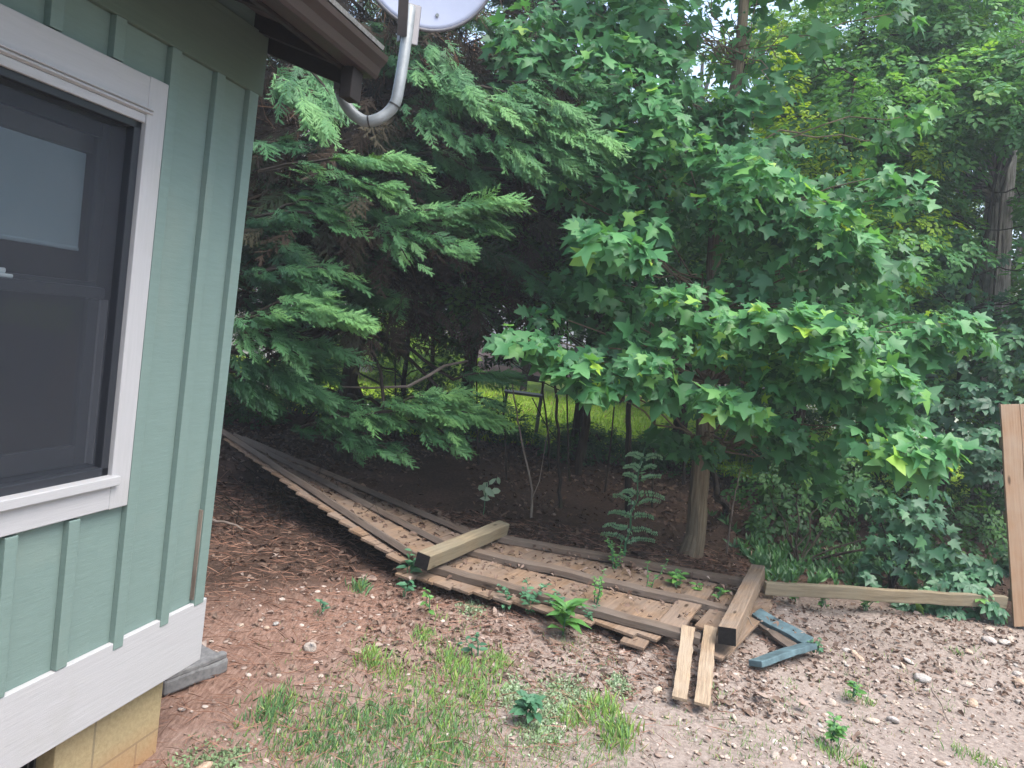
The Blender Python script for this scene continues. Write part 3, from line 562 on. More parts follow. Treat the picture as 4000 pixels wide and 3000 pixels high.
def wallside(e): return (e[:2]-np.array([-1.03, 2.45]))@n[:2] < .25 and (e@w) < 3.0
def scr(c): v = np.asarray(c)-CAM; d = v@_f; return 2000+FPX*(v@_r)/d, 1500-FPX*(v@_u)/d, d
# ------ cypress trees: drooping feathery fronds round dark dead interiors
def cypress(base, top, label, sprays, ncrown, rbase, zlow, fsize, lean=(0, 0), trunk_r=.13, bare_low=True, dead=900, cut=None, hollow=0):
    o = tree('cypress_tree', base, label, 'tree', 'cypress trees beside the house')
    b = np.array([base[0], base[1], float(gz(*base[:2]))-.1]); tp = np.array([base[0]+lean[0], base[1]+lean[1], top]); path = curve(b, tp, 0, 14, .03)
    mb = MB(); mb.tube(path, np.linspace(trunk_r, .02, 14), 9, rough=.05); L = Leaves(); dt = MB()
    # whorls of limbs
    nb = ncrown//26; 
    for i in range(nb):
        u = (i+rng.random())/nb; z = zlow+(top-.4-zlow)*u**1.15; a = rng.random()*2*math.pi; rr = rbase*(1-u)**.72*(.75+.35*rng.random())+.25
        s = nearest_on(path, z); e = s+np.array([math.cos(a), math.sin(a), 0])*rr+Z*(-.10*rr+.1)
        if cut is not None and cut(e): continue
        ln = curve(s, e, .10*rr, 6, .02); mb.tube(ln, np.linspace(.022, .005, 6), 5, False, t=.5)
        m_ = 34; uu = .42+.62*rng.random(m_)**.8; k = np.clip((uu*5).astype(int), 0, 4); f = (uu*5-k)[:, None]; p = ln[k]*(1-f)+ln[k+1]*f
        od = norm(e-s); sd = np.cross(od, Z); side = rng.choice([-1, 1], m_)
        tip = norm(od+sd*(side*(.55+.5*rng.random(m_)))[:, None]+rv(m_, .18)+Z*-.22); nr = norm(Z+od*.35+rv(m_, .25)+np.array([0, -.15, 0]))
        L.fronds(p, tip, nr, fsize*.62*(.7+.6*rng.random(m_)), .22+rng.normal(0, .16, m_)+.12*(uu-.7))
    for (x0, y0, d0, x1, y1, d1, wid, nf, br) in sprays:
        nf = int(nf*1.7); wid = wid*.68
        s, e = A2(x0, y0, d0), A2(x1, y1, d1); ln = curve(s, e, .05, 7, .008); root = nearest_on(path, s[2]+.15)
        mb.tube(np.concatenate([curve(root, s, .1, 5, .02)[:-1], ln]), np.linspace(.02, .004, 11), 5, False, t=.5)
        uu = rng.random(nf)**.8; k = np.clip((uu*6).astype(int), 0, 5); f = (uu*6-k)[:, None]; p = ln[k]*(1-f)+ln[k+1]*f+rv(nf, .04)*[1, 1, .7]
        od = norm(e-s); sd = norm(np.cross(od, Z)); side = rng.choice([-1, 1], nf); sp = (.25+.75*(1-uu))*(.5+.6*rng.random(nf))
        tip = norm(od+sd*(side*sp)[:, None]+rv(nf, .12)+Z*(-.30*rng.random(nf))[:, None]); nr = norm(Z*.9+np.array([.05, -.55, 0])+rv(nf, .36))
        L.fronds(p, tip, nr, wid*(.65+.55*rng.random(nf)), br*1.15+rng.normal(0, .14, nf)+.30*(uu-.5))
    mb.build('trunk', M['darkbark'], o, b)
    # dead inner twigs
    for i in range(dead):
        z = zlow-.3+(top*.55-zlow)*rng.random(); s = nearest_on(path, z); a = rng.random()*2*math.pi; r0 = .15+rng.random()*rbase*.62
        p = np.array([s[0]+math.cos(a)*r0, s[1]+math.sin(a)*r0, z]); q = p+norm(np.array([math.cos(a), math.sin(a), -.4+rng.normal(0, .5)])+rv(1, .3)[0])*(.25+.4*rng.random())
        if cut is not None and cut(q): continue
        dt.tube([p, (p+q)/2+rv(1, .03)[0], q], [.006, .004, .002], 3, False)
    if hollow:
        D = Leaves(); m_ = hollow; z = zlow-.5+(4.9-zlow)*rng.random(m_); a = rng.random(m_)*6.283; r0 = .2+rng.random(m_)**.7*rbase*.72; sx = np.interp(z, path[:, 2], path[:, 0]); sy = np.interp(z, path[:, 2], path[:, 1])
        p = np.stack([sx+np.cos(a)*r0, sy+np.sin(a)*r0, z], -1); ok = np.array([not wallside(q) and (scr(q)[1] < 1020 or rng.random() < .4) for q in p]); p = p[ok]; a = a[ok]; m_ = len(p)
        D.fronds(p, norm(np.stack([np.cos(a), np.sin(a), -.7+0*a], -1)+rv(m_, .35)), norm(Z+np.array([0, -.5, 0])+rv(m_, .5)), .26+.22*rng.random(m_), rng.random(m_)); D.build('dead_foliage', 'deadfrond', o, b)
    if dead: dt.build('dead_twigs', M['twigs'], o, b)['kind'] = 'stuff'
    L.build('crown', 'cypress', o, b); return o
# everything behind the sight-gap under the first tree stays open
def cut1(e):
    v = e-CAM; d = v@_f; x = 2000+FPX*(v@_r)/d; y = 1500-FPX*(v@_u)/d
    wall_ok = (e[:2]-np.array([-1.03, 2.45]))@n[:2] < .25 and (e@w) < 2.9
    return wall_ok or y > 1060+(rng.random()*120) or d < 3.6 or (380 < y < 1100 and 1150 < x < 2050 and d < 7.4 and rng.random() < .84)
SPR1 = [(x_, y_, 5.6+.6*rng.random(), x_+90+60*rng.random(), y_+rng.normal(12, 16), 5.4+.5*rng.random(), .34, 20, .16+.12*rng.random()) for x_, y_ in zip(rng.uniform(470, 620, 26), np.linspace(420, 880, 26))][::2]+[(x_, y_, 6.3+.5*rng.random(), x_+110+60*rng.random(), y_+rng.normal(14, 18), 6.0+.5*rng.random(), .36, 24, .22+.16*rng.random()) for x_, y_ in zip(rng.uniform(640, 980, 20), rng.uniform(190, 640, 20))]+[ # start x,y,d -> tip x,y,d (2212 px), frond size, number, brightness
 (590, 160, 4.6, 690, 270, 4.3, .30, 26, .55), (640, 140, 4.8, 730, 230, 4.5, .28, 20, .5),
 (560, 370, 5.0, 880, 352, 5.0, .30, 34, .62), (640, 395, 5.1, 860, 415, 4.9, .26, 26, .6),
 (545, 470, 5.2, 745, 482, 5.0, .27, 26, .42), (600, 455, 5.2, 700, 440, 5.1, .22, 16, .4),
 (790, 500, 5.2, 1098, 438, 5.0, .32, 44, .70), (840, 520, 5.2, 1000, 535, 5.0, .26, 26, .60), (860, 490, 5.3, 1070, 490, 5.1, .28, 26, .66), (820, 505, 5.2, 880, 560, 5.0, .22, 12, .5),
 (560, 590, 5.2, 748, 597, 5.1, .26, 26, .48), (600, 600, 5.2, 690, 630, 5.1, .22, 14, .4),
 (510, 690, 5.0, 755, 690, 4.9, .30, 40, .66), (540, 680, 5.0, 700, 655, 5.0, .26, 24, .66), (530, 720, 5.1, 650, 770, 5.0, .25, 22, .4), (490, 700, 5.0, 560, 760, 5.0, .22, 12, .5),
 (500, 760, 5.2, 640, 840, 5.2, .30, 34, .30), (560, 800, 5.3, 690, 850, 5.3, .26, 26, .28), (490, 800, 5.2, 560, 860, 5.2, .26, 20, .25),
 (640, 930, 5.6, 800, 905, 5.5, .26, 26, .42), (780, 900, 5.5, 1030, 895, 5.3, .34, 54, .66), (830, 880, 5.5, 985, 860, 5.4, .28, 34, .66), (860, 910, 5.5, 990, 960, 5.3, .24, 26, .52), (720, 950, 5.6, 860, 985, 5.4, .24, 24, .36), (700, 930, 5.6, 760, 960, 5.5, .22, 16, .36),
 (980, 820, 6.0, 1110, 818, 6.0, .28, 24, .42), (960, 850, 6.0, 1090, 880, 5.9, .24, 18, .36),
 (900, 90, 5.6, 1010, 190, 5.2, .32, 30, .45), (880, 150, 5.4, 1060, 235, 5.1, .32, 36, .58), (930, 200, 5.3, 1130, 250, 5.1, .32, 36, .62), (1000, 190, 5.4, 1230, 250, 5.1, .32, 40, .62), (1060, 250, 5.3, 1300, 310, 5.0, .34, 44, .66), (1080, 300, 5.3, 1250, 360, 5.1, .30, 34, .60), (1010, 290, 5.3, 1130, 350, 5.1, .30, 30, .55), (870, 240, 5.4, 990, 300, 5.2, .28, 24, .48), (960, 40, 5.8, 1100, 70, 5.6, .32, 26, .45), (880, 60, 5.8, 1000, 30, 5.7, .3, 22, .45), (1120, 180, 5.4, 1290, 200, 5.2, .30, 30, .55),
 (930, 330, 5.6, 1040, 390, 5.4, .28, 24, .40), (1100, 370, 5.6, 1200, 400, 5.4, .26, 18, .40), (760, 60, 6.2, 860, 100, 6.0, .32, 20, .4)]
cypress((-1.65, 7.6), 9.4, 'big cypress with drooping feathery branches and a dead brown inside, nearest the house', SPR1, 2600, 2.5, 1.9, .42, (0, 0), .09, dead=2600, cut=cut1, hollow=2600)
def cut2(e):
    v = e-CAM; d = v@_f; y = 1500-FPX*(v@_u)/d; return y > 1080+rng.random()*160
cypress((-3.9, 8.6), 9.2, 'dim cypress standing behind the wall corner, mostly hidden by the house', [(480, 820, 7.4, 580, 870, 7.2, .34, 26, .2), (500, 640, 7.4, 560, 700, 7.2, .36, 20, .2)], 1700, 2.4, .9, .46, dead=500)
cypress((-.55, 9.3), 9.6, 'slim cypress with a bare lower trunk, farther behind the big one', [], 2300, 2.1, 2.3, .46, trunk_r=.09, dead=900, cut=cut2, hollow=900)

# ------ broad-leaved trees
def limb_to(mb, path, c, r0=.016, dz=.5, wob=.03):
    s = nearest_on(path, c[2]-dz*np.linalg.norm(c[:2]-path[0][:2])*.45); mb.tube(curve(s, c, .06, 8, wob), np.linspace(r0, .004, 8), 6, False, t=.5)
# the tulip tree in front: big four-lobed leaves in layered sprays
TPATH = np.array([A(2703, 2175, 6.12), A(2714, 2090, 6.125), A(2745, 1750, 6.16), A(2765, 1500, 6.18), A(2780, 1200, 6.2), A(2795, 900, 6.24), A(2825, 600, 6.3), A(2885, 250, 6.35), A(2925, -200, 6.4)])
TPATH = np.concatenate([TPATH, [TPATH[-1]+np.array([.1, .1, 1.3]), TPATH[-1]+np.array([.15, .2, 2.6])]])
tt = tree('tulip_tree', TPATH[0], 'young broadleaf tree with a straight grey trunk and big lobed leaves, behind the flat panel', 'tree')
def fine_tube(mb, P, r, n_=14, rough=.035, per=5):
    P = np.asarray(P); r = np.asarray(r, float); u = np.linspace(0, len(P)-1, (len(P)-1)*per+1); Q = np.stack([np.interp(u, np.arange(len(P)), P[:, i]) for i in range(3)], -1); Q[1:-1] += rng.normal(0, .004, (len(Q)-2, 3)); mb.tube(Q, np.interp(u, np.arange(len(P)), r), n_, rough=rough)
mb = MB(); fine_tube(mb, TPATH-np.array([0, 0, .0])+np.array([[0, 0, -.1]]+[[0, 0, 0]]*(len(TPATH)-1)), [.116, .080, .073, .069, .064, .058, .052, .046, .038, .03, .015])
L = Leaves()
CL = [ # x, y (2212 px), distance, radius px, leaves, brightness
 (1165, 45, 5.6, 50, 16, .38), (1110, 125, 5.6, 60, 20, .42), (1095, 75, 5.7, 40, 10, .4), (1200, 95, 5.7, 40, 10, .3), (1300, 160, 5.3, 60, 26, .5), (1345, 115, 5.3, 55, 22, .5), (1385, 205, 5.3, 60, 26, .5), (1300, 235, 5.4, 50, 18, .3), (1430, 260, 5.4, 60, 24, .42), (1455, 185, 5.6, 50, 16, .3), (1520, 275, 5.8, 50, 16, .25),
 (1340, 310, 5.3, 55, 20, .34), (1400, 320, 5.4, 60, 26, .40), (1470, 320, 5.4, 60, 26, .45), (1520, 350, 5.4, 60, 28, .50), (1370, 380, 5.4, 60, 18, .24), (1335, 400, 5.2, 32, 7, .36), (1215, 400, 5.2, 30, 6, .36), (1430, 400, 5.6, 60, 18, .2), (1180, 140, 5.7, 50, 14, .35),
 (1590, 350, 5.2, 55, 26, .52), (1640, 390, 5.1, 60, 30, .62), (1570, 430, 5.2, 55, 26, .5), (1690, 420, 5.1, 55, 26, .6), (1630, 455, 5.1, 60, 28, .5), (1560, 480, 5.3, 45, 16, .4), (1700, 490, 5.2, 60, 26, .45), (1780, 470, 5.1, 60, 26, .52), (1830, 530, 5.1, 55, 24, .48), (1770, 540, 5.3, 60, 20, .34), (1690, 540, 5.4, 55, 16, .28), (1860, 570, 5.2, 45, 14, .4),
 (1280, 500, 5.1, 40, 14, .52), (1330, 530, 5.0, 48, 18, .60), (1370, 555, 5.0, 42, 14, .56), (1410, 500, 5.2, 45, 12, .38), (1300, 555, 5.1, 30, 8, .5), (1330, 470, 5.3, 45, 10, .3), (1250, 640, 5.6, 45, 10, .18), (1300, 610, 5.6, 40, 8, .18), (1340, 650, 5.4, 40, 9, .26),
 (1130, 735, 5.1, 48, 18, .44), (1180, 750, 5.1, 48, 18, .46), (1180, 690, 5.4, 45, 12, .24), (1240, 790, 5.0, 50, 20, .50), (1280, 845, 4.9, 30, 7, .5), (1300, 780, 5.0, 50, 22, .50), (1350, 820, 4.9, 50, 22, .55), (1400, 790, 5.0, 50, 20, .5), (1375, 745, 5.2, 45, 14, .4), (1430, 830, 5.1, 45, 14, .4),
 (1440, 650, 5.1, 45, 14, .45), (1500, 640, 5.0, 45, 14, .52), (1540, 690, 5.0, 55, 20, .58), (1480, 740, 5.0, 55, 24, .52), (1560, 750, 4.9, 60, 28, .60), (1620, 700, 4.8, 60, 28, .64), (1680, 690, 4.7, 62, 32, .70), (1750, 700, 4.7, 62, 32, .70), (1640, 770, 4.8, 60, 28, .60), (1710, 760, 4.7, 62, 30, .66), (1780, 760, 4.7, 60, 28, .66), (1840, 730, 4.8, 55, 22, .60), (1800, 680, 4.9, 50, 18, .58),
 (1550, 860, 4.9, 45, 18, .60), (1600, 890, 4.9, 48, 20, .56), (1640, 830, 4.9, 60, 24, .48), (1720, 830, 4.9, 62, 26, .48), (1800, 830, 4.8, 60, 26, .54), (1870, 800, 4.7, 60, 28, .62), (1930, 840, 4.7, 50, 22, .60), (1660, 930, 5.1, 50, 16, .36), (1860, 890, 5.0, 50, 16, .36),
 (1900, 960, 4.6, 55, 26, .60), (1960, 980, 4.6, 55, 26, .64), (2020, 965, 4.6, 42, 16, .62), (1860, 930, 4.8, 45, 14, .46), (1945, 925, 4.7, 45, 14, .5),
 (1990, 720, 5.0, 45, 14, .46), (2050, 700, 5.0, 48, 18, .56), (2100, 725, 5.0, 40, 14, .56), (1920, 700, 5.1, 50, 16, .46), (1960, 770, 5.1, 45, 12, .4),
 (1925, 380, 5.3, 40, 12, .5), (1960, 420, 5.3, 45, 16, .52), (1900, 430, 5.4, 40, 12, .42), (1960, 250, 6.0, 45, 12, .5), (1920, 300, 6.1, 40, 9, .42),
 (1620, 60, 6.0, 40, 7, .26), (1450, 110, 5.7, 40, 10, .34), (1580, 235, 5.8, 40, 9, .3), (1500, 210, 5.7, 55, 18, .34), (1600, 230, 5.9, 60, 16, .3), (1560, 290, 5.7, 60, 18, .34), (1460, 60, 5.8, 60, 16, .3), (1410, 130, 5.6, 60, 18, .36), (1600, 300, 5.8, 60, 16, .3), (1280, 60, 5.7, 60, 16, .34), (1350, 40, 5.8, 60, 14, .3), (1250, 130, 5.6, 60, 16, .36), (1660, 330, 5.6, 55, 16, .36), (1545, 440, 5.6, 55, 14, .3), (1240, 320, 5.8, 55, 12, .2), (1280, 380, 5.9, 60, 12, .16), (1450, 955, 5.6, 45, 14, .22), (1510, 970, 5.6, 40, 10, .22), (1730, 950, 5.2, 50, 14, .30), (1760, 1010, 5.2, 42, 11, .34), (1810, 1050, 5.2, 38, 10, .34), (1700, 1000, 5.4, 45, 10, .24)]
for (x, y, d, r, k, br) in CL:
    c = A2(x, y, d+rng.normal(0, .12)); rw = r*K/FPX*d; k = int(k*2.7); rw *= 1.1
    limb_to(mb, TPATH, c, .009)
    p, dd = shell(c, (rw*1.15, rw*1.15, rw), k, .6, .62); out = norm((c-nearest_on(TPATH, c[2]))*[1, 1, 0]+TOCAM*.2)
    tip = norm(dd*[1, 1, .2]*.8+out*.5+rv(k, .4)-Z*(.35+.6*rng.random(k))[:, None]); nr = norm(Z*.75+np.array([.05, -.50, 0])+dd*.3+rv(k, .42))
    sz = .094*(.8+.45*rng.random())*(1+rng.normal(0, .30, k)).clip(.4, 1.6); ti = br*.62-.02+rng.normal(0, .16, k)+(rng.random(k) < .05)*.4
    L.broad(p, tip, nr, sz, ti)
GAPL = [(rng.uniform(1440, 1620), rng.uniform(-20, 215), rng.uniform(5.9, 7.2)) for i in range(26)]
for x_, y_, d_ in GAPL:
    c = A2(x_, y_, d_); k = 7; p, dd = shell(c, (.2, .2, .16), k, .6, .8); L.broad(p, norm(dd*.7+rv(k, .4)-Z*.8), norm(Z*.6+np.array([0, -.55, 0])+rv(k, .45)), .09*(1+rng.normal(0, .28, k)).clip(.4, 1.6), .32+rng.normal(0, .14, k)); limb_to(mb, TPATH, c, .004)
FILL = [(rng.uniform(1480, 1960), rng.uniform(560, 960)) for i in range(46)]+[(rng.uniform(1180, 1560), rng.uniform(330, 760)) for i in range(30)]+[(rng.uniform(1560, 1880), rng.uniform(330, 640)) for i in range(26)]+[(rng.uniform(1080, 1500), rng.uniform(0, 330)) for i in range(30)]
for x_, y_ in FILL:
    if (x_-1527)**2/95**2+(y_-110)**2/125**2 < 1: continue
    if 1500 < x_ < 1590 and (480 < y_ < 640 or y_ > 880): continue
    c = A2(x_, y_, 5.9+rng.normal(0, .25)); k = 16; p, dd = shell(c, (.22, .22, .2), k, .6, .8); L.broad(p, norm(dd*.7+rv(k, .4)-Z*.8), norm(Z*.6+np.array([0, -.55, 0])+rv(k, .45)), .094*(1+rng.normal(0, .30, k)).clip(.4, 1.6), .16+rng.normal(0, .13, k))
for i in range(46):
    y_ = rng.uniform(-20, 420); x_ = 1500+rng.normal(0, 120)-.12*(y_-200); d_ = 6.2+rng.normal(0, .35)
    if (x_*K-2760)**2/200**2+(y_*K-190)**2/240**2 < 1: continue
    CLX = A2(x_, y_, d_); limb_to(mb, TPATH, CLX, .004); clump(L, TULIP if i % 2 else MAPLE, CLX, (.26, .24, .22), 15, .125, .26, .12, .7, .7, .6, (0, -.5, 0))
# its upper crown, above the picture and at the back
for i in range(120):
    z = 3.6+rng.random()*4.2; a = rng.random()*2*math.pi; rr = (1.9-.28*(z-3.6))*(.4+.6*rng.random()); c = np.array([1.55+rr*math.cos(a), 6.35+rr*math.sin(a)*.9, z])
    v = c-CAM; px = 2000+FPX*(v@_r)/(v@_f); py = 1500-FPX*(v@_u)/(v@_f)
    if py > -60: continue
    clump(L, TULIP, c, (.32, .32, .3), 20, .135, .26, .12)
mb.build('trunk', M['bark'], tt, TPATH[0]); L.build('crown', 'tulip', tt, TPATH[0])

def broadleaf(name, label, base, path_top, r0, clumps, tm, msh, bark, size, group=None, cat='tree', lean=(0, 0), base_t=.3, tv=.16, limbs=True, flat=.65, pathpts=None, droop=.5):
    o = tree(name, base, label, cat, group); b = np.array([base[0], base[1], float(gz(base[0], base[1]))-.1])
    path = curve(b, [base[0]+lean[0], base[1]+lean[1], path_top], 0, 12, .05*r0/.1 if r0 > .03 else .02) if pathpts is None else np.asarray(pathpts)
    mb = MB(); mb.tube(path, np.linspace(r0, r0*.25, len(path)), 10 if r0 > .05 else 6, rough=.05); L = Leaves()
    for (c, r, k, bt) in clumps:
        if limbs: limb_to(mb, path, np.asarray(c), max(.008, r0*.16))
        clump(L, tm, c, r, k, size, base_t+bt, tv, flat, droop)
    mb.build('trunk', M[bark], o, b); L.build('crown', msh, o, b); return o
def crown_clumps(cx, cy, z0, z1, rad, num, r, k, shape=.5, cutf=None, bt=.05):
    out = []
    for i in range(num):
        u = rng.random(); z = z0+(z1-z0)*u; a = rng.random()*2*math.pi; q = rad*(math.sin(math.pi*min(1, .15+.85*u))**shape)*(.35+.65*rng.random()**.6); c = np.array([cx+q*math.cos(a), cy+q*math.sin(a), z])
        if cutf is not None and cutf(c): continue
        rr = r*(.65+.6*rng.random()); out.append((c, (rr, rr, rr), int(k*rr*rr/(r*r)), rng.normal(0, bt)))
    return out
def scr(c): v = np.asarray(c)-CAM; d = v@_f; return 2000+FPX*(v@_r)/d, 1500-FPX*(v@_u)/d, d
def keep_gap(lowy, sky=True, xs_=None):
    """leave the low sight-lines to the lawn open, and one thin place in the canopy where sky shows"""
    def f(c):
        x, y, d = scr(c)
        if y > lowy+rng.normal(0, 60) and 1000 < x < 3050: return True
        if sky and (x-2740)**2/440**2+(y-150)**2/430**2 < 1 or (sky and y < 200 and rng.random() < .5): return True
        if 3720 < x < 4100 and 470 < y < 1230 and d < 9.8: return True
        return False
    return f
# shaggy oak
OP = np.array([A(3885, 2000, 9.0), A(3868, 1600, 9.0), A(3872, 1250, 9.0), A(3905, 800, 9.1), A(3945, 400, 9.2), A(3990, 0, 9.3), A(4010, -400, 9.4)]); OP = np.concatenate([OP, [OP[-1]+np.array([.1, .1, 2.2])]])
OP[0][2] = -.1
ocl = crown_clumps(5.9, 9.2, 4.0, 7.8, 2.4, 95, .5, 110, cutf=keep_gap(9999))+[(A2(x, y, d), (r_,)*3, k, .02) for x, y, d, r_, k in ((2030, 230, 7.8, .42, 110), (2120, 250, 7.6, .42, 120), (2180, 200, 7.8, .4, 100), (2080, 190, 8, .42, 110), (1980, 200, 8, .4, 100), (2080, 300, 7.6, .30, 60), (2050, 300, 7.8, .36, 90), (1900, 170, 8.0, .42, 110), (1850, 230, 8.0, .40, 100), (1800, 180, 8.2, .45, 120), (1880, 90, 8.2, .5, 130), (1990, 60, 8.2, .5, 130), (2100, 90, 8.2, .5, 120), (1760, 110, 8.4, .42, 80))]
broadleaf('oak_tree', 'tall old tree with shaggy grey furrowed bark at the edge of the woods', OP[0], 9, .215, ocl, SPRIG, 'oakleaf', 'oakbark', .17, base_t=.34, pathpts=OP)
# creeper climbing the oak
cr = tree('creeper_vine', OP[0]+np.array([0, -.3, 0]), 'creeper vine with five-part leaves covering the foot of the shaggy trunk', 'vine')
mb = MB(); L = Leaves()
for x, y, d, r_, k in ((2080, 560, 8.0, .36, 50), (2040, 620, 8.0, .42, 60), (2190, 720, 7.2, .36, 60), (2110, 680, 7.8, .4, 60), (2150, 800, 7.0, .36, 70), (2090, 780, 7.4, .36, 60), (2200, 860, 6.6, .3, 60), (2120, 880, 6.8, .34, 70), (2060, 880, 7.0, .3, 50), (2160, 960, 6.4, .26, 50), (2100, 960, 6.7, .28, 40), (2140, 1000, 6.5, .24, 36), (2040, 520, 8.2, .42, 60), (1990, 560, 8.4, .45, 60), (1960, 640, 8.3, .42, 50), (2030, 420, 8.3, .38, 50)):
    c = A2(x, y, d); mb.tube(curve(nearest_on(OP, c[2]), c, .05, 6, .03), np.linspace(.01, .003, 6), 5, False); clump(L, CREEP, c, (r_,)*3, k, .085, .30, .16, .75, .7, .5, (0, -.6, 0))
mb.tube(OP[:5]+np.array([-.12, -.2, 0]), .012, 5, False); mb.build('stem', M['darkbark'], cr, OP[0]); L.build('foliage', 'creeper', cr, OP[0])

# middle-distance and far trees
MID = 'understorey trees behind the fallen fence'
mids = [ # base, trunk r, crown z0, z1, radius, clumps, clump r, leaves per clump, template, material, size, label
 ((3.35, 8.6), .07, 2.3, 7.2, 1.9, 85, .48, 95, SPRIG, 'oakleaf', .17, 'slender blue-green leaved tree between the young broadleaf tree and the shaggy trunk'),
 ((4.7, 7.9), .05, 1.0, 5.2, 1.25, 60, .40, 85, SPRIG, 'oakleaf', .16, 'bushy low blue-green tree just before the shaggy trunk'),
 ((.95, 9.6), .09, 3.0, 10.5, 2.0, 90, .55, 95, SPRIG, 'darkleaf', .20, 'dark leafy tree behind the young broadleaf tree'),
 ((2.35, 9.9), .10, 2.4, 8.0, 1.9, 90, .56, 95, SPRIG, 'oakleaf', .19, 'dark leafy tree deep in the woods under the patch of bright sky'),
 ((7.6, 10.8), .12, 1.6, 8.2, 2.6, 95, .58, 95, SPRIG, 'oakleaf', .20, 'leafy tree crowding behind the shaggy trunk'),
 ((6.2, 12.0), .10, 1.4, 8.6, 2.2, 90, .6, 90, SPRIG, 'limeleaf', .20, 'yellow-green tree lit up between the dark crowns'),
 ((-5.4, 12.4), .12, 2.4, 11, 2.4, 80, .6, 90, SPRIG, 'darkleaf', .21, 'dark leafy tree behind the cypresses'),
 ((-5.6, 10.9), .07, .7, 4.4, 1.7, 60, .5, 90, SPRIG, 'darkleaf', .19, 'low dark bushy tree hiding the foot of the lavender house'),
 ((-2.4, 19.5), .10, .8, 9.5, 2.4, 80, .62, 90, SPRIG, 'darkleaf', .22, 'dark tree seen through the cypress branches'),
 ((.3, 18.6), .09, .9, 8.5, 2.2, 80, .6, 90, SPRIG, 'darkleaf', .22, 'dark tree standing on the far side of the lawn behind the bench'),
 ((2.9, 19.2), .09, .9, 9.0, 2.4, 85, .6, 90, SPRIG, 'darkleaf', .22, 'dark tree across the lawn behind the grey broadleaf trunk'),
 ((6.4, 18.4), .09, .9, 9.0, 2.4, 85, .6, 90, SPRIG, 'darkleaf', .22, 'dark tree across the lawn toward the shaggy trunk'),
 ((5.6, 7.2), .05, 2.6, 6.0, 1.0, 36, .40, 80, SPRIG, 'oakleaf', .15, 'slim blue-green tree in front of the shaggy trunk'),
]
for (bs, r0, z0, z1, rad, num, cr_, k, tm, ml_, sz, lab) in mids:
    broadleaf('woodland_tree', lab, bs, z1-.6, r0, crown_clumps(bs[0], bs[1], z0, z1, rad, num, cr_, k, cutf=keep_gap(1150 if bs[0] < 2 else 1500)), tm, ml_, 'darkbark', sz, MID, base_t=.42)
lc = [(A2(x, y, d), (r_,)*3, k, .12) for x, y, d, r_, k in ((1700, 260, 7.6, .26, 50), (1650, 110, 7.9, .26, 44), (1800, 350, 7.4, .30, 60), (1760, 480, 7.2, .26, 50), (1860, 455, 7.3, .26, 46), (2010, 340, 7.4, .22, 36), (1620, 330, 7.6, .24, 40), (1720, 380, 7.5, .26, 46), (1990, 480, 7.3, .24, 36), (1780, 270, 7.7, .26, 44), (1690, 180, 7.9, .24, 40), (1880, 560, 7.2, .22, 34), (1600, 420, 7.6, .24, 40), (1940, 600, 7.2, .22, 30), (1560, 330, 7.8, .24, 36))]  # backlight on these shaded clumps is put into their lime leaf tint
broadleaf('woodland_tree', 'slender tree with yellow-green leaves coloured as if backlit between the grey broadleaf trunk and the shaggy one', (3.0, 7.7), 4.6, .045, lc, SPRIG, 'limeleaf', 'darkbark', .14, MID, base_t=.80)
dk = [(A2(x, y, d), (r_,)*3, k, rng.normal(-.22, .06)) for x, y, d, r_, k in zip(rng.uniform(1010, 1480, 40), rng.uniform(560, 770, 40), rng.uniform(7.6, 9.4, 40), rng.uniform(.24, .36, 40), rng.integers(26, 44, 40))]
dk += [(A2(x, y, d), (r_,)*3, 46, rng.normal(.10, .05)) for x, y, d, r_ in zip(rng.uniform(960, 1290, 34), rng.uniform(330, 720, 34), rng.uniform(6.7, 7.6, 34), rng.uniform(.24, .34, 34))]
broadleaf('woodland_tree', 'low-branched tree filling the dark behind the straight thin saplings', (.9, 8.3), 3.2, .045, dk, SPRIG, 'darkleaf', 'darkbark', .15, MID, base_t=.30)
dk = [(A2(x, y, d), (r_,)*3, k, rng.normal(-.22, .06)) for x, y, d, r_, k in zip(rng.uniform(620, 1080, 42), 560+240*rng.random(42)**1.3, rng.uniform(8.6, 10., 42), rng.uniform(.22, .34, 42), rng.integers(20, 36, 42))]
broadleaf('woodland_tree', 'dim low-branched tree filling the dark under the cypress', (-1.4, 9.6), 3.2, .045, dk, SPRIG, 'darkleaf', 'darkbark', .15, MID, base_t=.30)
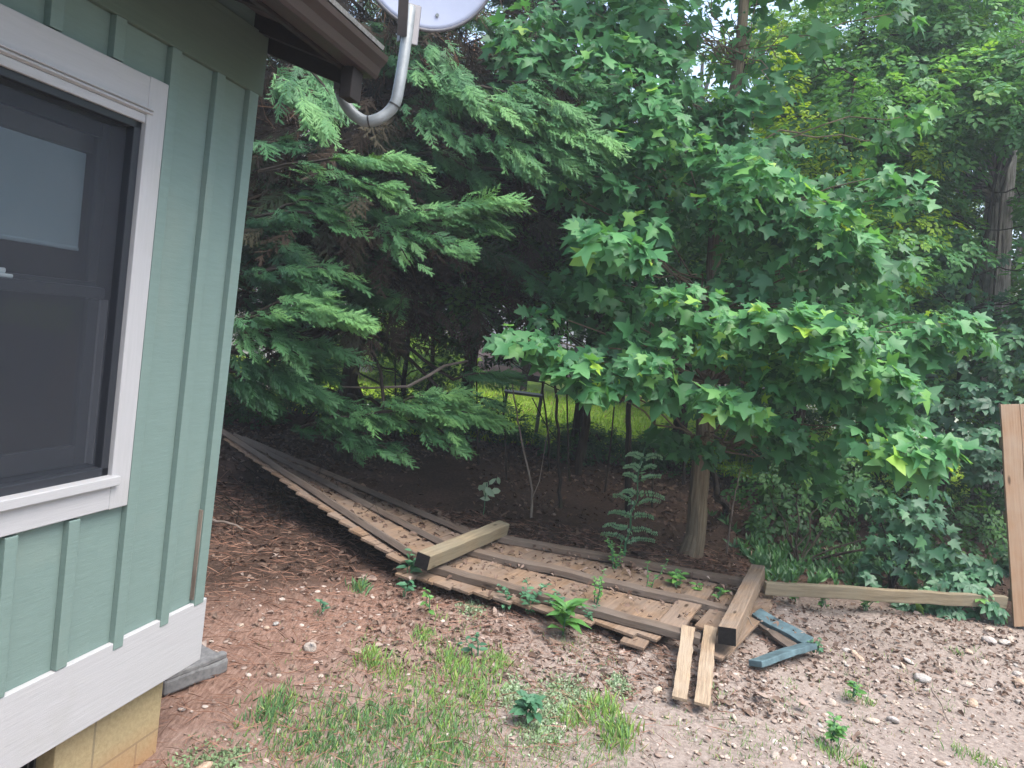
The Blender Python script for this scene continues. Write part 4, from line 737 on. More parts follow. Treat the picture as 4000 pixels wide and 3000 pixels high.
# lime-green shrubs in the clearing
SH = 'yellow-green bushes in the far clearing'
for i, (x, y, d, h, lab) in enumerate([(1240, 1400, 15., .75, 'lowest bright bush glowing through the gap under the cypress, near its dark trunk'), (1500, 1330, 16.5, 1.0, 'bright bush behind the gap beside the slim cypress trunk'), (1540, 1150, 18., 1.0, 'taller bright bush far behind the gap in the cypress'), (1620, 1420, 16., 1.3, 'small bright bush in the clearing beside the slim cypress'), (3150, 1420, 15., 1.8, 'bright bush behind the large lobed leaves near the shaggy trunk'), (3420, 850, 14.5, 4.2, 'tall yellow-green thicket tree high behind the big leaves'), (3060, 560, 14.5, 5.5, 'tall yellow-green tree glowing below the patch of sky'), (2980, 1780, 11.5, .8, 'low lime-green bush behind the grey trunk'), (3000, 420, 11.2, 2.2, 'yellow-green sapling crown glowing between the dark crowns'), (3350, 230, 11.5, 2.4, 'highest yellow-green crown, near the top of the woods'), (3560, 880, 11., 2., 'yellow-green crown close before the shaggy trunk')]):
    c = A(x, y, d); g0 = float(gz(c[0], c[1])); cl = crown_clumps(c[0], c[1], max(.25, c[2]-h*.8), c[2]+h*.5, .5+h*.38, int(14+h*14), .36, 70, bt=.1)
    broadleaf('lime_bush', lab, c, c[2], .035, cl, SPRIG, 'limeleaf', 'darkbark', .15, SH, 'bush', base_t=.45, tv=.2)
# far wood that reads as one mass
L = Leaves(); FW = MB()
for i in range(560):
    x = rng.uniform(-30, 32); y = rng.uniform(21, 34); z = .6+rng.random()**1.15*17; px, py, d = scr((x, y, z))
    if (px-2740)**2/480**2+(py-150)**2/420**2 < 1 or (py < 300 and px > 2050 and rng.random() < .68): continue
    if z > 9+3*math.sin(x*.7)+y*.1 and rng.random() < .5: continue
    clump(L, SPRIG, (x, y, z), (1.15, 1.0, 1.1), 90, .42, .34+.16*(rng.random()-.5), .16, .75)
for i in range(46):
    x = rng.uniform(-30, 32); y = rng.uniform(20, 33); FW.tube(curve([x, y, -.2], [x+rng.normal(0, .5), y, 13], 0, 6, .1), np.linspace(.16, .06, 6), 6, False)
wood = L.build('far_wood', 'darkleaf'); tag(wood, 'dark mass of far woodland trees beyond the lawn', 'woodland', kind='stuff')
fw = FW.build('far_wood_trunks', M['darkbark']); tag(fw, 'thin dark trunks of the far woodland', 'woodland', kind='stuff')

for i, (x, y) in enumerate([(11, -5), (11.5, -1.5), (10.8, 1.6), (11.8, 4.4), (10.6, 6.6)]):
    broadleaf('woodland_tree', ['leafy tree at the far corner of the open yard', 'second leafy tree along the open side of the yard', 'third leafy tree along the open side of the yard', 'fourth leafy tree along the open side of the yard', 'leafy tree where the open side of the yard meets the woods'][i], (x, y), 4, .12, crown_clumps(x, y, 1.0, 7.5, 2.2, 34, .8, 60), SPRIG, 'darkleaf', 'darkbark', .34, MID, base_t=.4, limbs=False)
for i, (x, y, h, lab) in enumerate([(-3.4, 9.3, 1.0, 'dim low bush on the bank under the dim cypress'), (-2.3, 9.8, .62, 'dim low bush on the bank behind the stout bare trunk'), (-1.1, 9.9, .72, 'dim low bush on the bank behind the big cypress'), (-.2, 10.1, .5, 'dim low bush at the lawn edge nearest the bench'), (1.15, 9.7, .42, 'dim low bush on the bank in front of the lawn, behind the tall upright weed'), (2.3, 9.9, .5, 'dim low bush on the bank close behind the grey broadleaf trunk'), (3.6, 8.9, 1.1, 'dim bush on the bank just past the grey broadleaf trunk'), (4.7, 9.2, 1.3, 'dim bush on the bank between the grey trunk and the shaggy one'), (5.7, 8.4, 1.2, 'dim bush at the foot of the shaggy trunk'), (6.8, 9.3, 1.3, 'dim bush behind the standing fence')]):
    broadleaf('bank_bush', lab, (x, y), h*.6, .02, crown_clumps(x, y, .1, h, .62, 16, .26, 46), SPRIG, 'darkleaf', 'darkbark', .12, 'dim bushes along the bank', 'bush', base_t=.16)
# saplings, bare stems
SAP = 'thin bare saplings under the trees'
def sapling(pts, r0, lab, twigs=(), m='darkbark', grp=SAP):
    pts = [np.asarray(p, float) for p in pts]; pts[0] = pts[0]*[1, 1, 0]+Z*(float(gz(pts[0][0], pts[0][1]))-.03); P = []
    for i in range(len(pts)-1): P += [pts[i]*(1-u)+pts[i+1]*u for u in np.linspace(0, 1, 5)[:-1]]
    P.append(pts[-1]); P = np.array(P); P[1:-1] += rng.normal(0, r0*.35, (len(P)-2, 3)); o = tree('sapling', P[0], lab, 'sapling', grp)
    mb = MB(); mb.tube(P, np.linspace(r0, r0*.45, len(P)), 7, rough=.05); mb.build('stem', M[m], o, P[0])
    for tw in twigs: mb = MB(); tw = np.array([np.asarray(q, float) for q in tw]); mb.tube(tw, np.linspace(r0*.5, r0*.2, len(tw)), 5, False); mb.build('twig', M[m], o, tw[0])
    return o
sapling([G(2075, 2035), A2(1150, 1060, 6.4), A2(1128, 960, 6.5), A2(1112, 860, 6.6), A2(1090, 700, 6.8)], .011, 'pale forked sapling standing closest to the fallen panels', [[A2(1150, 1075, 6.4), A2(1165, 1040, 6.4), A2(1180, 950, 6.5), A2(1200, 850, 6.6)]], 'paletwig')
sapling([G(2190, 2000), A2(1208, 1020, 6.95), A2(1204, 900, 7.0), A2(1196, 760, 7.1), A2(1190, 600, 7.2)], .019, 'straight dark sapling next to the pale forked one')
sapling([G(2265, 1860), A2(1262, 960, 8.6), A2(1275, 870, 8.6), A2(1290, 740, 8.6), A2(1310, 560, 8.7), A2(1330, 300, 8.9)], .047, 'thicker leaning dark trunk in front of the bright lawn')
sapling([G(2450, 2010), A2(1357, 960, 6.8), A2(1362, 850, 6.8), A2(1366, 720, 6.8), A2(1380, 540, 6.9), A2(1390, 300, 7.)], .032, 'slim straight trunk with a vine, rising behind the leafy weed')
sapling([G(2140, 1870), A2(1185, 950, 8.2), A2(1172, 830, 8.2), A2(1180, 700, 8.3)], .014, 'thin dark stem crossing the lawn view beside the thick leaning trunk', [[A2(1150, 860, 8.2), A2(1180, 920, 8.2), A2(1215, 965, 8.2)]])
sapling([G(2300, 1830), A2(1258, 980, 8.9), A2(1245, 880, 8.9), A2(1235, 800, 8.9)], .013, 'thin crooked stem touching the foot of the thick leaning trunk')
sapling([G(2850, 2010), A2(1552, 1075, 6.5), A2(1540, 1020, 6.55), A2(1535, 900, 6.6), A2(1550, 700, 6.7)], .034, 'dark curving stem hugging the grey broadleaf trunk')
sapling([G(2840, 2160), A2(1580, 1110, 5.95), A2(1590, 1060, 5.9), A2(1600, 1010, 5.9)], .008, 'short thin bare stem beside the foot of the grey broadleaf trunk', m='paletwig')
sapling([G(1400, 1790), A2(758, 820, 8.9), A2(772, 700, 8.9), A2(790, 560, 8.9), A2(800, 400, 9.)], .10, 'stout dark bare trunk inside the cypress gap')
sapling([G(3480, 1780), A2(1925, 900, 10.4), A2(1925, 780, 10.4), A2(1915, 600, 10.4)], .075, 'dark trunk standing in the shade near the standing fence')
for i, (x0, y0, x1, y1, d, r_) in enumerate([(1100, 1000, 1068, 720, 7.6, .008), (1235, 1020, 1225, 640, 8., .012), (1315, 1010, 1345, 660, 7.8, .010), (1420, 1030, 1405, 700, 7.4, .012), (1040, 960, 1010, 600, 8.2, .012), (930, 930, 945, 560, 9.2, .035), (860, 920, 850, 560, 9., .012), (690, 900, 700, 560, 9.4, .014), (1290, 960, 1210, 760, 9.6, .010), (1480, 1040, 1470, 560, 8.6, .02)]):
    sapling([A2(x0, y0, d), A2((x0+x1)/2+rng.normal(0, 4), (y0+y1)/2, d), A2(x1, y1, d+.1)], r_, 'thin dark stem among the others in the shade under the trees')
mb = MB(); mb.tube([A2(730, 835, 6.2), A2(800, 838, 6.0), A2(880, 835, 5.9), A2(925, 812, 5.9), A2(960, 790, 6.0), A2(1010, 780, 6.3)], [.006, .010, .013, .013, .012, .010], 6, False)
tag(mb.build('bare_branch', M['paletwig'], None, A2(880, 835, 5.9)), 'bare crooked branch hanging across the gap under the cypress', 'branch')

# ------ weeds and small plants
def plant(name, lab, cat, base, mleaf, parts, grp=None, stem_m='weed'):
    """parts(L, S): fills leaves and a stem builder"""
    base = np.asarray(base, float); o = empty(name, base, lab, cat, grp); L = Leaves(); S = MB(); parts(L, S, base)
    if S.v: S.build('stem', M[stem_m] if stem_m != 'weed' else M['weedblue'], o, base)
    L.build('foliage', mleaf, o, base); return o
def rosette(size, k, up=.6, tm=LANCE, br=.5, hgt=.05, wide=1.6):
    def f(L, S, b):
        a = np.arange(k)*2.4+rng.random()*6; el = up*(.4+.9*rng.random(k)); tip = np.stack([np.cos(a)*np.cos(el), np.sin(a)*np.cos(el), np.sin(el)], -1); nr = norm(Z+tip*-.2+rv(k, .1))
        V, T = tm; L.add((V*[wide, 1, 1], T), b+Z*hgt*rng.random(k)[:, None], tip, nr, size*(.6+.5*rng.random(k)), br+rng.normal(0, .15, k)); S.tube([b-Z*.02, b+Z*hgt], [.005, .003], 5)
    return f
def leafy_stems(num, hgt, leaf, k, br=.5, spread=.3, tm=OVATE):
    def f(L, S, b):
        for i in range(num):
            e = b+np.array([rng.normal(0, spread)*hgt, rng.normal(0, spread)*hgt, hgt*(.6+.45*rng.random())]); ln = curve(b+rv(1, .012)[0]*[1, 1, 0], e, .03, 7, .006); S.tube(ln, np.linspace(.0035, .0015, 7), 4, False)
            u = np.linspace(.15, 1, k)*5.99; j = u.astype(int); p = ln[j]*(1-(u-j))[:, None]+ln[j+1 if False else np.minimum(j+1, 6)]*(u-j)[:, None]; a = np.arange(k)*2.2+rng.random()*6
            tip = norm(np.stack([np.cos(a), np.sin(a), .25+0*a], -1)+rv(k, .2)); L.add(tm, p, tip, norm(Z+np.array([0, -.4, 0])+rv(k, .2)), leaf*(1.1-.5*np.linspace(0, 1, k)), br+rng.normal(0, .15, k))
    return f
def ladder(hgt, rows, L0, leaf, br=.55):
    """upright stem with level side shoots carrying two rows of small leaflets"""
    def f(L, S, b):
        tp = b+np.array([.03, .02, hgt]); S.tube(curve(b-Z*.05, tp, 0, 8, .008), np.linspace(.009, .004, 8), 6, False)
        for i in range(rows):
            u = .12+.86*(i+.3*rng.random())/rows; p0 = b*(1-u)+tp*u
            for s in (-1, 1):
                l = L0*(1.0-.45*u)*(.75+.4*rng.random()); e = p0+np.array([s*l, rng.normal(0, .05)-.05, .035+rng.normal(0, .012)]); ln = curve(p0, e, .02, 8, .003); S.tube(ln, np.linspace(.003, .0015, 8), 4, False)
                k = 13; q = np.repeat(np.linspace(.15, 1, k), 2)*6.99; j = q.astype(int); p = ln[j]*(1-(q-j))[:, None]+ln[np.minimum(j+1, 7)]*(q-j)[:, None]; d = norm(e-p0); sd = norm(np.cross(d, Z)); ss = np.tile([-1, 1], k)
                L.add(SMALL, p, norm(sd*ss[:, None]*.6+d*.15+Z*.9*np.where(ss*s > 0, 1, -.8)[:, None]+rv(2*k, .08)), norm(Z*.5+np.array([0, -.8, 0])+rv(2*k, .15)), leaf*(1.1-.35*np.repeat(np.linspace(0, 1, k), 2)), br+rng.normal(0, .12, 2*k))
            k = 5; L.add(SMALL, p0+rv(k, .02), norm(rv(k)+Z*.5), norm(Z+rv(k, .4)), leaf*1.2, br+rng.normal(0, .15, k))
    return f
plant('tall_weed', 'tall upright weed with level rows of small leaflets growing up through the flat panel', 'weed', G(2440, 2170, .05), 'tallweed', ladder(.84, 8, .22, .034, .85))
plant('broadleaf_weed', 'bright green weed with broad long leaves at the near edge of the flat panel', 'weed', G(2200, 2470, .02), 'weed', rosette(.14, 20, .9, LANCE, .55, .14, 1.7))
plant('pale_sprig', 'pale whitish-green sprig lit up against the dark leaf litter', 'plant', A(1900, 1900, 6.3)-Z*.22, 'paleleaf', lambda L, S, b: (S.tube(curve(b-Z*.35, b+Z*.25, 0, 6, .01), .004, 4, False), L.add(OVATE, np.repeat((b+Z*.23)[None], 9, 0)+rv(9, .035), norm(rv(9)*[1, .4, 1]), norm(np.array([0, -1, .5])+rv(9, .3)), .10*(.7+.5*rng.random(9)), .5+rng.normal(0, .2, 9))))
WG = 'small weeds round the fallen fence'
wd_list = [(2060, 2395, .02, 5, .20, .05, 7, .45, 'bluish clump of leafy weeds against the panel edge'), (2150, 2400, .02, 4, .14, .045, 6, .4, 'small dull weed beside the bright broad-leaved weed'), (1980, 2380, .02, 3, .12, .04, 6, .4, 'little weed at the left foot of the bluish clump'.replace('left ', 'outer ')), (2290, 2440, .02, 4, .12, .04, 6, .45, 'low weed under the panel edge next to the bright weed'),
 (1590, 2275, .03, 4, .22, .075, 5, .4, 'round-leaved weed below the blackened post end'), (1585, 2330, .02, 2, .09, .07, 4, .35, 'tiny round-leaved seedling in the pine straw below the blackened post'), (2330, 2365, .06, 3, .24, .035, 12, .55, 'upright little weed standing between the panel rails'), (2530, 2320, .06, 2, .22, .034, 10, .55, 'thin upright weed on the panel beside the middle rail'), (2640, 2295, .06, 4, .12, .07, 5, .62, 'bright tuft of weed on the far boards of the flat panel'), (2730, 2330, .06, 3, .07, .055, 4, .75, 'lime seedling on the boards beside the brown post'), (2800, 2340, .06, 3, .07, .05, 4, .7, 'lime seedling closest to the brown post'),
 (2400, 2230, .05, 6, .24, .035, 10, .5, 'leafy sprout at the foot of the tall upright weed'), (3100, 2345, .02, 5, .08, .05, 4, .5, 'low weed under the tan rail near the post'), (3210, 2370, .02, 5, .08, .05, 4, .5, 'low weed under the middle of the tan rail'), (3380, 2385, .02, 5, .09, .05, 4, .5, 'low weed spreading below the tan rail'), (3185, 2550, .0, 5, .07, .04, 5, .4, 'dark little weed at the point of the blue strip'), (1260, 2390, .0, 3, .05, .035, 4, .35, 'flat seedling in the pine straw by the house'), (1680, 2400, .0, 2, .16, .05, 5, .75, 'thin lime seedling on the bare dirt before the panel'),
 (3330, 2715, .0, 5, .06, .045, 4, .6, 'small green weed on the gravelly dirt'), (3250, 2890, .0, 6, .10, .05, 5, .5, 'dark green weed on the gravelly dirt near the bottom edge'.replace(' near the bottom edge', ' nearest the camera')), (2060, 2800, .0, 7, .09, .07, 5, .35, 'dark green broad weed among the lawn tufts'), (1850, 2560, .0, 3, .1, .05, 4, .3, 'small dark weed at the edge of the grass')]
for (x, y, z, ns, hg, lf_, k, br, lab) in wd_list:
    p = G(x, y, z); plant('weed', lab, 'weed', p, 'weedblue' if br < .5 else 'weed', leafy_stems(ns, hg, lf_, k, br), WG)
# creeper over the tan rail and shrubs by the fence
def bushy(cls, tm, sz, br, tv=.16, flat=.8):
    def f(L, S, b):
        for x, y, d, r_, k in cls:
            c = A2(x, y, d); S.tube(curve(b, c, .05, 6, .02), np.linspace(.009, .003, 6), 5, False); clump(L, tm, c, (r_,)*3, k, sz, br, tv, flat, .7, .6, (0, -.6, 0))
    return f
plant('shrub', 'lobed-leaf bush hanging over the tan rail', 'bush', G(3480, 2310), 'creeper', bushy([(1900, 1080, 6.0, .16, 34), (1960, 1100, 5.9, .2, 44), (2000, 1150, 5.8, .2, 44), (1930, 1160, 5.9, .18, 40), (1970, 1210, 5.8, .16, 34), (1900, 1200, 5.9, .13, 24), (2010, 1080, 6.0, .15, 28), (1880, 1240, 5.8, .1, 12)], MAPLE, .095, .34), 'shrubs along the tan rail', 'darkbark')
plant('shrub', 'creeper tangle growing across the tan rail onto the dirt', 'bush', G(3740, 2390), 'creeper', bushy([(2010, 1290, 5.4, .11, 30), (2060, 1250, 5.5, .16, 46), (2100, 1290, 5.4, .15, 46), (2040, 1310, 5.35, .11, 30), (2130, 1240, 5.5, .13, 30), (2080, 1220, 5.6, .13, 30), (1960, 1310, 5.4, .08, 18), (2150, 1320, 5.3, .06, 12), (2180, 1210, 5.6, .12, 24)], CREEP, .075, .42), 'shrubs along the tan rail', 'darkbark')
plant('shrub', 'dim low bush in shade behind the tan rail', 'bush', G(3120, 2200), 'darkleaf', bushy([(1680, 1100, 7.0, .3, 50), (1750, 1120, 7.0, .34, 56), (1820, 1080, 7.2, .36, 56), (1640, 1040, 7.2, .3, 40), (1720, 1040, 7.2, .34, 50), (1800, 1000, 7.4, .36, 50), (1880, 1010, 7.5, .36, 46), (2080, 1100, 7.0, .3, 40), (2140, 1140, 6.8, .24, 36), (2040, 1180, 6.8, .2, 30)], SPRIG, .15, .34), 'shrubs along the tan rail', 'darkbark')
# ferny undergrowth behind the rail
L = Leaves()
for i in range(420):
    u = rng.random(); p = G(2980+u*900, 2240+40*u+rng.normal(0, 30), 0); p[1] += abs(rng.normal(0, .5)); p[2] = float(gz(p[0], p[1])); k = 6
    a = rng.random(k)*6.28; tip = norm(np.stack([np.cos(a)*.5, np.sin(a)*.5, .9+0*a], -1)+rv(k, .15)); L.add(LANCE, np.repeat(p[None], k, 0), tip+rv(k, .3), norm(TOCAM+rv(k, .6)), .045+.075*rng.random(k), .05+rng.normal(0, .15, k)+.25*(rng.random() < .3))
tag(L.build('undergrowth', 'weed'), 'grassy green undergrowth behind the tan rail', 'undergrowth', kind='stuff')

# ------ grass, litter, stones
def ground_pt(x, y): p = G(x, y, 0); q = np.stack([p[0], p[1], 0*p[0]], -1); q[..., 2] = gz(p[0], p[1]); return q
L = Leaves()
def tuft(x, y, rpx, k, h, br, lean=.42, wd_=1.):
    rpx = rpx*1.15; k = int(k*1.05); h = h*.66
    c = G(x, y, 0.); r = rpx/FPX*np.linalg.norm(c-CAM); p = np.stack([c[0]+rng.normal(0, r*.5, k), c[1]+rng.normal(0, r*.75, k), np.zeros(k)], -1); p[:, 2] = gz(p[:, 0], p[:, 1])-.004
    V, T = LANCE; tip = norm(Z+rv(k, lean)*[1, 1, .1]); L.add((V*[.42*wd_, 1, .8], T), p, tip, norm(TOCAM+rv(k, .5)), h*(.5+.6*rng.random(k)), br+rng.normal(0, .14, k)+(rng.random(k) < .10)*.6)
for (x, y, r, k, h, br) in [(1450, 2560, 40, 90, .10, .55), (1530, 2600, 55, 90, .08, .52), (1655, 2480, 40, 100, .085, .5), (1600, 2640, 70, 120, .07, .42), (1760, 2570, 70, 150, .085, .5), (1920, 2590, 70, 150, .08, .52), (1850, 2660, 80, 170, .085, .45), (1720, 2680, 70, 120, .08, .42), (1780, 2600, 60, 110, .09, .5), (1980, 2580, 40, 60, .07, .55), (1870, 2700, 60, 100, .07, .45),
  (1060, 2720, 70, 200, .085, .22), (1130, 2690, 50, 90, .08, .35), (1300, 2750, 90, 260, .07, .20), (1450, 2760, 80, 220, .075, .22), (1220, 2850, 90, 240, .07, .22), (1100, 2830, 80, 140, .06, .22), (1400, 2880, 110, 280, .07, .20), (1560, 2740, 60, 130, .08, .25), (1600, 2820, 90, 160, .08, .3), (1760, 2860, 110, 240, .08, .3), (1700, 2950, 100, 220, .08, .28), (1560, 2960, 90, 180, .07, .25), (1300, 2960, 100, 200, .06, .22), (1900, 2960, 120, 180, .06, .3), (1900, 2780, 110, 130, .06, .3), (1750, 2760, 60, 110, .08, .4), (1200, 2960, 80, 120, .05, .3),
  (2350, 2750, 60, 130, .10, .48), (2290, 2790, 45, 80, .08, .45), (2420, 2850, 50, 130, .10, .5), (2230, 2800, 40, 70, .08, .45), (2400, 2900, 50, 90, .09, .4), (2100, 2900, 100, 120, .05, .3), (2350, 2960, 90, 110, .05, .35), (2200, 2880, 80, 80, .05, .35), (1700, 2400, 40, 22, .08, .6), (1400, 2310, 25, 60, .13, .15), (1250, 2380, 30, 10, .05, .3), (1800, 2450, 80, 30, .06, .35), (3090, 2650, 30, 30, .05, .45), (3330, 2700, 25, 40, .06, .35), (3395, 2720, 20, 30, .07, .35), (3740, 2560, 14, 30, .06, .4), (3770, 2930, 40, 60, .06, .4), (3850, 2960, 40, 60, .06, .4), (3380, 2980, 30, 50, .06, .5), (3250, 2920, 40, 60, .08, .35), (2800, 2700, 60, 30, .05, .4), (2700, 2900, 100, 60, .04, .4), (3000, 2940, 100, 50, .05, .4)]: tuft(x, y, r, k, h, br)
for i in range(420):                                          # thin scattered growth over the near yard
    x, y = rng.uniform(950, 3950), rng.uniform(2480, 3000)
    if y < 2560+.0*x and x > 2450: continue
    dens = 1 if 1000 < x < 2500 else .35
    if rng.random() < dens*(.4+.6*(vnoise(x/300, y/300, 1., 8) > .45)): tuft(x, y, 60, int(8+rng.random()*14), .04+.02*rng.random(), .35+rng.normal(0, .2), .5, .8)
tag(L.build('grass', 'grass'), 'sparse tufts of green grass over the bare yard', 'grass', kind='stuff')
L = Leaves(); k = 26000; lx_ = rng.uniform(-9, 9, k); ly_ = 9.7+rng.random(k)**1.4*9; ok = ly_ > 10.1+.5*np.sin(lx_*1.1)-.3*rng.random(k); lx_, ly_ = lx_[ok], ly_[ok]; k = len(lx_)
V, T = LANCE; L.add((V*[.6, 1, .6], T), np.stack([lx_, ly_, lawn_z(lx_, ly_)-.01], -1), norm(Z+rv(k, .4)), norm(TOCAM+rv(k, .5)), .05+.09*rng.random(k), .10+.50*vnoise(lx_, ly_, 1.1, 12)+rng.normal(0, .14, k)+(rng.random(k) < .06))
tag(L.build('lawn_grass', 'lawngrass'), 'bright yellow-green grass of the lawn beyond the trees', 'grass', kind='stuff')
L = Leaves()
for x, y, r in ((2200, 2680, 60), (2150, 2740, 60), (2010, 2690, 55), (1640, 2960, 60), (2110, 2830, 70), (1840, 2380, 50), (2260, 2690, 50), (2420, 2660, 40), (790, 2880, 70), (900, 2890, 50)):
    c = G(x, y, 0); k = 700 if x > 1000 else 300; r_ = r/FPX*3.6; p = np.stack([c[0]+rng.normal(0, r_*.6, k), c[1]+rng.normal(0, r_*1.0, k), np.zeros(k)], -1); p[:, 2] = gz(p[:, 0], p[:, 1])+.004
    L.add(SMALL, p, norm(rv(k)+Z*.6), norm(Z+rv(k, .6)), .012+.01*rng.random(k), .5+rng.normal(0, .3, k)-(.5 if x < 1000 else 0))
tag(L.build('moss', 'moss'), 'pale moss patches on the bare ground', 'moss', kind='stuff')
# dead leaves and needles
def field(k, x0, x1, y0, y1): x = rng.uniform(x0, x1, k); y = rng.uniform(y0, y1, k); return x, y
L = Leaves(); V, T = OVATE; CURL = (V*[1.2, 1, 2.2], T)
def litter(k, x0, x1, y0, y1, s0, s1, br, lift=.006):
    x, y = field(k, x0, x1, y0, y1); keep = vnoise(x, y, 1.3, 6)+.35*rng.random(k) > .42; x, y = x[keep], y[keep]; k = len(x); p = np.stack([x, y, gz(x, y)+lift+.012*rng.random(k)], -1)
    L.add(CURL, p, norm(rv(k)*[1, 1, .3]), norm(Z+rv(k, .45)), s0+(s1-s0)*rng.random(k)**2, br+rng.normal(0, .19, k))
litter(14000, -5, 7, 5.6, 10.3, .03, .085, .16); litter(1700, 1.0, 5, 2.9, 5.3, .014, .042, .50); litter(2600, -.6, 1.6, 3.4, 4.5, .016, .05, .52); litter(420, -2, 0, 3.2, 4.4, .015, .045, .45); litter(1800, -3, 0, 4.3, 6.2, .02, .07, .1); litter(1500, -1.6, 4, 2.3, 4, .010, .028, .50); litter(1700, 1.7, 3.8, 3.9, 5.2, .015, .048, .46)  # flakes by the house corner tinted darker, shade put into their colour
x, y = field(360, -.6, 2.0, 4.2, 5.3); p = np.stack([x, y, .105+.01*rng.random(360)], -1); L.add(CURL, p, norm(rv(360)*[1, 1, .2]), norm(Z+rv(360, .3)), .015+.04*rng.random(360)**2, .40+rng.normal(0, .2, 360))
for (x, y, sz_, br) in ((2990, 2725, .085, .85), (3120, 2735, .075, .85), (1215, 2505, .05, .8), (1440, 2250, .1, .8), (1500, 2190, .09, .7), (1560, 2200, .09, .7), (1100, 2170, .07, .9)):
    c = G(x, y, .012); L.add(MAPLE, c[None], norm(rv(1)*[1, 1, .1]), norm(Z+rv(1, .2)), sz_, br)
k = 900; u, v = rng.random(k), 1-rng.random(k)**1.5*.95; p = (BNL*(1-u)[:, None]+BNR*u[:, None])*(1-v)[:, None]+(BFL*(1-u)[:, None]+BFR*u[:, None])*v[:, None]+Z*.016
L.add(CURL, p, norm(rv(k)*[1, 1, .2]), norm(Z+rv(k, .3)), .02+.05*rng.random(k)**2, .22+rng.normal(0, .16, k))
k = 500; u, v = rng.random(k), 1-rng.random(k)**2*.9; p = (NL*(1-u)[:, None]+NR*u[:, None])*(1-v)[:, None]+(FL*(1-u)[:, None]+FR*u[:, None])*v[:, None]+Z*.016
L.add(CURL, p, norm(rv(k)*[1, 1, .2]), norm(Z+rv(k, .3)), .015+.04*rng.random(k)**2, .26+rng.normal(0, .16, k))
tag(L.build('leaf_litter', 'litter'), 'dead brown leaves scattered over the ground', 'leaf litter', kind='stuff')
L = Leaves(); nv = np.array([(-.006, 0, 0), (.006, 0, 0), (.012, .5, .03), (0, 1, 0)]); nt_ = np.array([(0, 1, 2), (0, 2, 3)])
x, y = field(15000, -2.6, 2.2, 2.3, 6.2); keep = (x-.62*y < -1.6+.9*rng.random(len(x))); x, y = x[keep], y[keep]; k = len(x)
L.add((nv, nt_), np.stack([x, y, gz(x, y)+.008+.01*rng.random(k)], -1), norm(rv(k)*[1, 1, .12]), norm(Z+rv(k, .3)), .06+.09*rng.random(k), .5+rng.normal(0, .25, k))
tag(L.build('pine_needles', 'needle'), 'reddish pine needles lying over the ground by the house', 'pine straw', kind='stuff')
# stones
def stone_mesh(seed, flat=.6):
    r_ = np.random.default_rng(seed); import bmesh
    bm = bmesh.new(); bmesh.ops.create_icosphere(bm, subdivisions=2, radius=1.); dirs_ = norm(r_.normal(0, 1, (7, 3))); cut_ = .62+.3*r_.random(7); st = np.array([1.25, .85+.2*r_.random(), flat])
    for v in bm.verts:
        d = np.array(v.co); m_ = 1.
        for q, c in zip(dirs_, cut_):
            dd = d@q
            if dd > .05: m_ = min(m_, c/dd)
        v.co = Vector(d*min(m_, 1.)*st*(1+r_.normal(0, .025)))
    me = bpy.data.meshes.new('stone'); bm.to_mesh(me); bm.free(); me.polygons.foreach_set('use_smooth', np.ones(len(me.polygons), bool)); return me
def stone_mat(name, c1, c2):
    m, t, b = mat(name); tc = t.nodes.new('ShaderNodeTexCoord'); oi = t.nodes.new('ShaderNodeObjectInfo'); va = t.nodes.new('ShaderNodeVectorMath'); va.operation = 'ADD'; t.links.new(tc.outputs['Object'], va.inputs[0]); t.links.new(oi.outputs['Location'], va.inputs[1])
    nn = noise(t, va.outputs[0], 2.2, 5, .65); c = ramp(t, nn, [(.3, c1), (.7, c2)]); c = mixc(t, .35, c, ramp(t, oi.outputs['Random'], [(0, (.5, .32, .2)), (.4, (.62, .52, .42)), (.8, (.5, .47, .46)), (1, (.72, .68, .62))]))
    t.links.new(c, b.inputs['Base Color']); b.inputs['Roughness'].default_value = .9; bump(t, b, nn, .5, .05); return m
SM = stone_mat('tan_stone', (.28, .19, .13), (.50, .40, .31)); SMW = stone_mat('white_quartz_stone', (.29, .245, .21), (.42, .37, .335)); SMG = stone_mat('grey_stone', (.20, .20, .19), (.36, .35, .33))
meshes = [stone_mesh(i, .45+.06*(i % 4)) for i in range(8)]
def stone(x, y, rpx, lab, grp=None, m=None, k=0, sink=.25):
    c = G(x, y, 0.); c[2] = gz(c[0], c[1]); r = .76*rpx/FPX*np.linalg.norm(c-CAM); me = meshes[k % 8]
    o = bpy.data.objects.new('stone', me); col.objects.link(o); o.location = (c+Z*r*.5*(1-sink)*.8).tolist(); o.scale = (r,)*3; o.rotation_euler = (rng.normal(0, .25), rng.normal(0, .25), rng.random()*6.28)
    if not me.materials: me.materials.append(SM)
    if m is not None: o.material_slots[0].link = 'OBJECT'; o.material_slots[0].material = m
    return tag(o, lab, 'stone', grp)
stone(800, 2915, 46, 'orange-tan stone with a white top near the block foundation', None, None, 0); stone(3600, 2645, 34, 'rounded grey stone half sunk in the gravelly dirt', None, SMG, 1); stone(3860, 2522, 27, 'white quartz stone near the standing fence foot', None, SMW, 2); stone(1215, 2500, 38, 'long pale stone lying in the pine straw', None, SMW, 3, .4)
stone(3410, 2795, 28, 'broad tan stone lying on the dirt beside a pale one', None, None, 4); stone(3490, 2790, 28, 'pale oblong stone beside the broad tan one', None, SMW, 5); stone(3800, 2735, 22, 'blocky pinkish tan stone on the dirt below the fence', None, None, 6); stone(2570, 2685, 24, 'reddish flat stone on the dirt near the split picket strips', None, None, 7); stone(3230, 2990, 20, 'grey-blue stone nearest the camera on the gravelly dirt', None, SMG, 1); stone(3550, 2580, 20, 'square cream stone above the rounded grey stone', None, SMW, 4)
SG = 'small stones scattered over the yard'; pts_ = []
